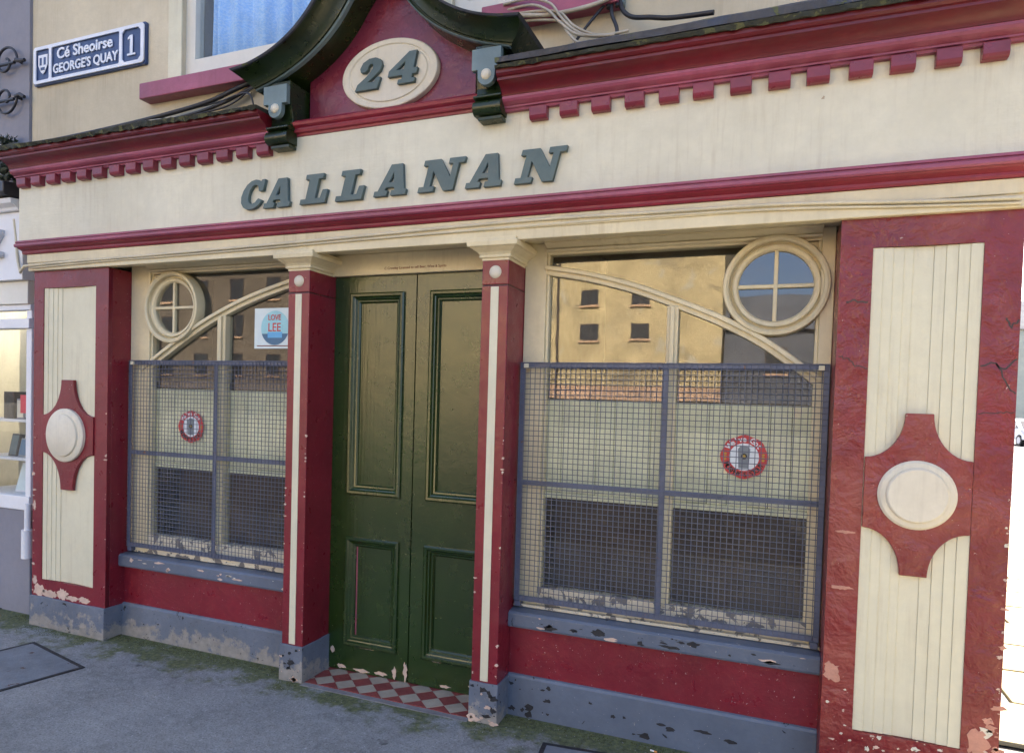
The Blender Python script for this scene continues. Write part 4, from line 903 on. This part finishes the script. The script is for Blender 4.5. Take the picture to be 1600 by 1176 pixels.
# ------------------------------------------------------------------ pavement furniture
def cover(cx, cy, a, b, rot, label, h=.004):
    t = empty('access_cover', (cx, cy, 0), label, 'access cover', 'covers set in the pavement'); t.rotation_euler = (0, 0, rot); e = .022
    me = curve_mesh(shape_curve([[(-a, -b), (a, -b), (a, b), (-a, b)], [(-a + e, -b + e), (a - e, -b + e), (a - e, b - e), (-a + e, b - e)]], .008), 'frame'); o = ob('frame', me, 'coveriron', t); o.location.z = .001
    me = rough(subdivided_box(-a + e, a - e, -b + e, b - e, -.02, h, .05), .002, 12); ob('infill', me, 'cover', t)
cover(-4.03, -.60, .33, .31, R(-13), 'large grey concrete filled cover in the pavement by the left pilaster')
cover(-.60, -.27, .33, .24, R(6), 'concrete filled cover by the foot of the right door column')
cover(-5.30, .20, .16, .14, R(4), 'small dark cover in front of the neighbouring shop')
# moss clumps along the wall foot
mo_ = MB()
def foot(x):
    if -4.63 < x < -3.94: return -.02
    if x < -2.53: return .115
    if x < -2.39: return -.018
    if x < -1.37: return None
    if x < -1.21: return -.018
    return .135
for i in range(11000):
    x = random.uniform(-4.9, .2); f0 = foot(x)
    if f0 is None: continue
    y_ = f0 - abs(random.gauss(0, .05)) - .002
    if random.random() > .35 + .65 * abs(math.sin(x * 4.3 + math.sin(x * 11))): continue
    s_ = random.uniform(.001, .0036); h_ = s_ * random.uniform(.5, 1.4); k = random.random() * 6
    mo_.add([(x + s_ * math.cos(k + q * 1.57), y_ + s_ * math.sin(k + q * 1.57), -.001) for q in range(4)] + [(x, y_, h_)], [(0, 1, 4), (1, 2, 4), (2, 3, 4), (3, 0, 4)])
m_ = mo_.build('moss', 'moss'); tag(m_, 'green moss growing in the damp strip along the wall foot', 'moss'); m_['kind'] = 'stuff'
gr = MB()
for i in range(900):
    x, y_ = random.uniform(-5.4, .6), random.uniform(-1.6, .1); s_ = random.uniform(.0012, .0042); k = random.random() * 6
    gr.add([(x + s_ * math.cos(k + q * 1.57) * random.uniform(.6, 1.3), y_ + s_ * math.sin(k + q * 1.57), 0) for q in range(4)] + [(x, y_, s_ * .8)], [(0, 1, 4), (1, 2, 4), (2, 3, 4), (3, 0, 4)])
g_ = gr.build('grit', 'gravel'); tag(g_, 'fine pale grit scattered over the pavement', 'grit'); g_['kind'] = 'stuff'
bt = empty('cigarette_butt', (-.46, .075, .006), 'orange tipped cigarette butt on the moss under the right window', 'cigarette butt')
MB().tube([(-.014, 0, 0), (.004, 0, 0)], .004, 10).build('paper', 'butt_white', bt); MB().tube([(.0042, 0, 0), (.018, .001, 0)], .0041, 10).build('filter', 'butt_orange', bt); bt.rotation_euler = (0, 0, R(-12))

# ------------------------------------------------------------------ across the river and down the side street
def far_building(name, x0, x1, y0, y1, h, mat, wins, label, base=None, roof='slate_far', facing=1):
    b = empty(name, ((x0 + x1) / 2, y0, 0), label, 'building'); b.location = (0, 0, 0)
    f = max(y0, y1) if facing > 0 else min(y0, y1)
    MB().box(x0, x1, min(y0, y1), max(y0, y1), -.12, h).build('wall', mat, b)
    MB().yz([(y0 - .3, h + .001), (y1 + .3, h + .001), ((y0 + y1) / 2, h + 3)], x0 - .2, x1 + .2).build('roof', roof, b) if y0 < y1 else None
    if base: MB().box(x0 - .03, x1 + .03, f - .05 if facing > 0 else f - .06, f + .06 if facing > 0 else f + .05, -.1, 2.75).build('plinth', base, b)
    for (wx, wz, ww, wh) in wins:
        w_ = group('window', b); q = f
        MB().box(wx - ww / 2, wx + ww / 2, q - .02, q + .02, wz - wh / 2, wz + wh / 2).build('pane', 'darkpane', w_)
        for a in ((wx - ww / 2 - .07, wx - ww / 2, wz - wh / 2, wz + wh / 2), (wx + ww / 2, wx + ww / 2 + .07, wz - wh / 2, wz + wh / 2), (wx - .04, wx + .04, wz - wh / 2, wz + wh / 2), (wx - ww / 2 - .07, wx + ww / 2 + .07, wz + wh / 2, wz + wh / 2 + .1)): MB().box(a[0], a[1], q - .03, q + .05, a[2], a[3]).build('frame', 'rail', w_)
        MB().box(wx - ww / 2 - .15, wx + ww / 2 + .15, q - .03, q + .15, wz - wh / 2 - .14, wz - wh / 2 - .002).build('sill', 'peach_far', w_)
    return b
wins = [(-8.7 - 3.55 * i, z, 1.1, 1.0) for i in range(7) for z in (6.48, 8.85)]
wh = far_building('warehouse', -34.5, -3.3, -56, -45, 15, 'yellow', wins, 'tall sunlit yellow rendered warehouse across the river, seen mirrored in the panes', 'peach_far')
MB().tube([(-14.5, -44.9, 0), (-14.5, -44.9, 15)], .09, 8).build('rain_pipe', 'rail', wh)
far_building('brown_house', -66, -34.6, -56, -45.5, 13, 'brown_far', [(-64 + 4 * i, z, 1.3, 1.8) for i in range(8) for z in (4, 7.4, 10.6)], 'long dark brown building across the river left of the yellow warehouse, mirrored in the panes')
far_building('slate_house', -3.2, 16, -56, -46, 6.6, 'slate_far', [(0 + 3.4 * i, 4.6, 1.2, 1.6) for i in range(4)], 'low slate grey building across the river right of the yellow warehouse, mirrored in the panes')
qw = MB().box(-110, 60, -14.6, -14.25, -.126, .95).build('quay_wall', 'quaystone', bev=.04); tag(qw, 'long low stone parapet along the river, mirrored in the windows', 'wall')
oq = MB().box(-110, 60, -41.2, -40.6, -.126, 1.8).build('quay_wall', 'added_darkquay', bev=.04); tag(oq, 'dark stone quay wall added on the far bank to darken the warehouse foot mirrored in the windows', 'wall')  # added to replace the bright warehouse foot with dark in the reflections
far_building('terrace_house', 10, 34, 72, 80, 9, 'cream', [(13 + 4 * i, z, 1.2, 1.7) for i in range(5) for z in (3.0, 6.2)], 'pale terrace at the far end of the side street', facing=-1)

far_building('sky_light_blocker', 9.2, 20, -3, 21, 10, 'brown_far', [], 'unseen dark brown block added across the side street to cut sky light', facing=-1)  # out of view, added to block sky light from the right

def car(loc, rz, label):
    t = empty('parked_car', loc, label, 'car'); t.rotation_euler = (0, 0, rz)
    prof = [(-2.05, .35), (-2.1, .62), (-1.95, .86), (-1.35, .95), (-.75, 1.38), (-.1, 1.47), (.75, 1.45), (1.45, 1.05), (1.95, .95), (2.1, .7), (2.08, .35)]
    bm = bmesh.new(); n = len(prof); rows = []
    for yy, k in ((-.84, .0), (-.80, .0), (.80, .0), (.84, .0)):
        rows.append([bm.verts.new((x, (yy if z < .96 else yy * (1 - .22 * (z - .95) / .5)), z)) for x, z in prof])
    for a, b in zip(rows, rows[1:]):
        for i in range(n - 1): bm.faces.new((a[i], a[i + 1], b[i + 1], b[i]))
        bm.faces.new((a[n - 1], a[0], b[0], b[n - 1]))
    bm.faces.new(rows[0]); bm.faces.new(list(reversed(rows[-1]))); bmesh.ops.recalc_face_normals(bm, faces=bm.faces)
    me = bpy.data.meshes.new('body'); bm.to_mesh(me); bm.free(); ob('body', me, 'carpaint', t, .03)
    for s_ in (-1, 1):
        for poly_ in ([(-.95, 1.0), (-.62, 1.33), (.02, 1.39), (.02, 1.0)], [(.08, 1.0), (.08, 1.39), (.72, 1.37), (1.25, 1.02)]):
            v = [(x, s_ * (.845 - .185 * (z - .95) / .5 + .004), z) for x, z in poly_]; v2 = [(x, yy - s_ * .03, z) for x, yy, z in v]
            MB().add(v + v2, [(0, 1, 2, 3), (7, 6, 5, 4)] + [(i, (i + 1) % 4, (i + 1) % 4 + 4, i + 4) for i in range(4)]).build('side_window', 'darkpane', t)
    for xs_, nm in (((-1.32, .98, -.80, 1.34), 'windscreen'), ((1.42, 1.08, .84, 1.42), 'rear_window')):
        a, za, b, zb = xs_; d = .025 if a < 0 else -.025
        MB().add([(a - d * .3, -.68, za + .02), (a - d * .3, .68, za + .02), (b - d * .3, .58, zb + .02), (b - d * .3, -.58, zb + .02), (a + d, -.68, za - .02), (a + d, .68, za - .02), (b + d, .58, zb - .02), (b + d, -.58, zb - .02)], [(0, 1, 2, 3), (4, 7, 6, 5), (0, 4, 5, 1), (1, 5, 6, 2), (2, 6, 7, 3), (3, 7, 4, 0)]).build(nm, 'darkpane', t)
    for x_ in (-1.28, 1.3):
        for s_ in (-1, 1):
            wl = MB().tube([(x_, s_ * .66, .31), (x_, s_ * .855, .31)], .31, 24).build('wheel', 'rubber', t, .02); MB().tube([(x_, s_ * .84, .31), (x_, s_ * .862, .31)], .19, 16).build('rim', 'chrome', wl)
    for s_ in (-1, 1):
        MB().box(-2.10, -1.98, s_ * .62 - .15, s_ * .62 + .15, .66, .80).build('headlight', 'glass_clear', t, .02); MB().box(2.0, 2.10, s_ * .64 - .12, s_ * .64 + .12, .72, .90).build('tail_light', 'red_print', t, .02)
car((12.9, 44.5, -.13), R(100), 'silver car parked far down the side street beyond the right pilaster')
for o in list(bpy.data.objects):
    if '_base' in o: del o['_base']
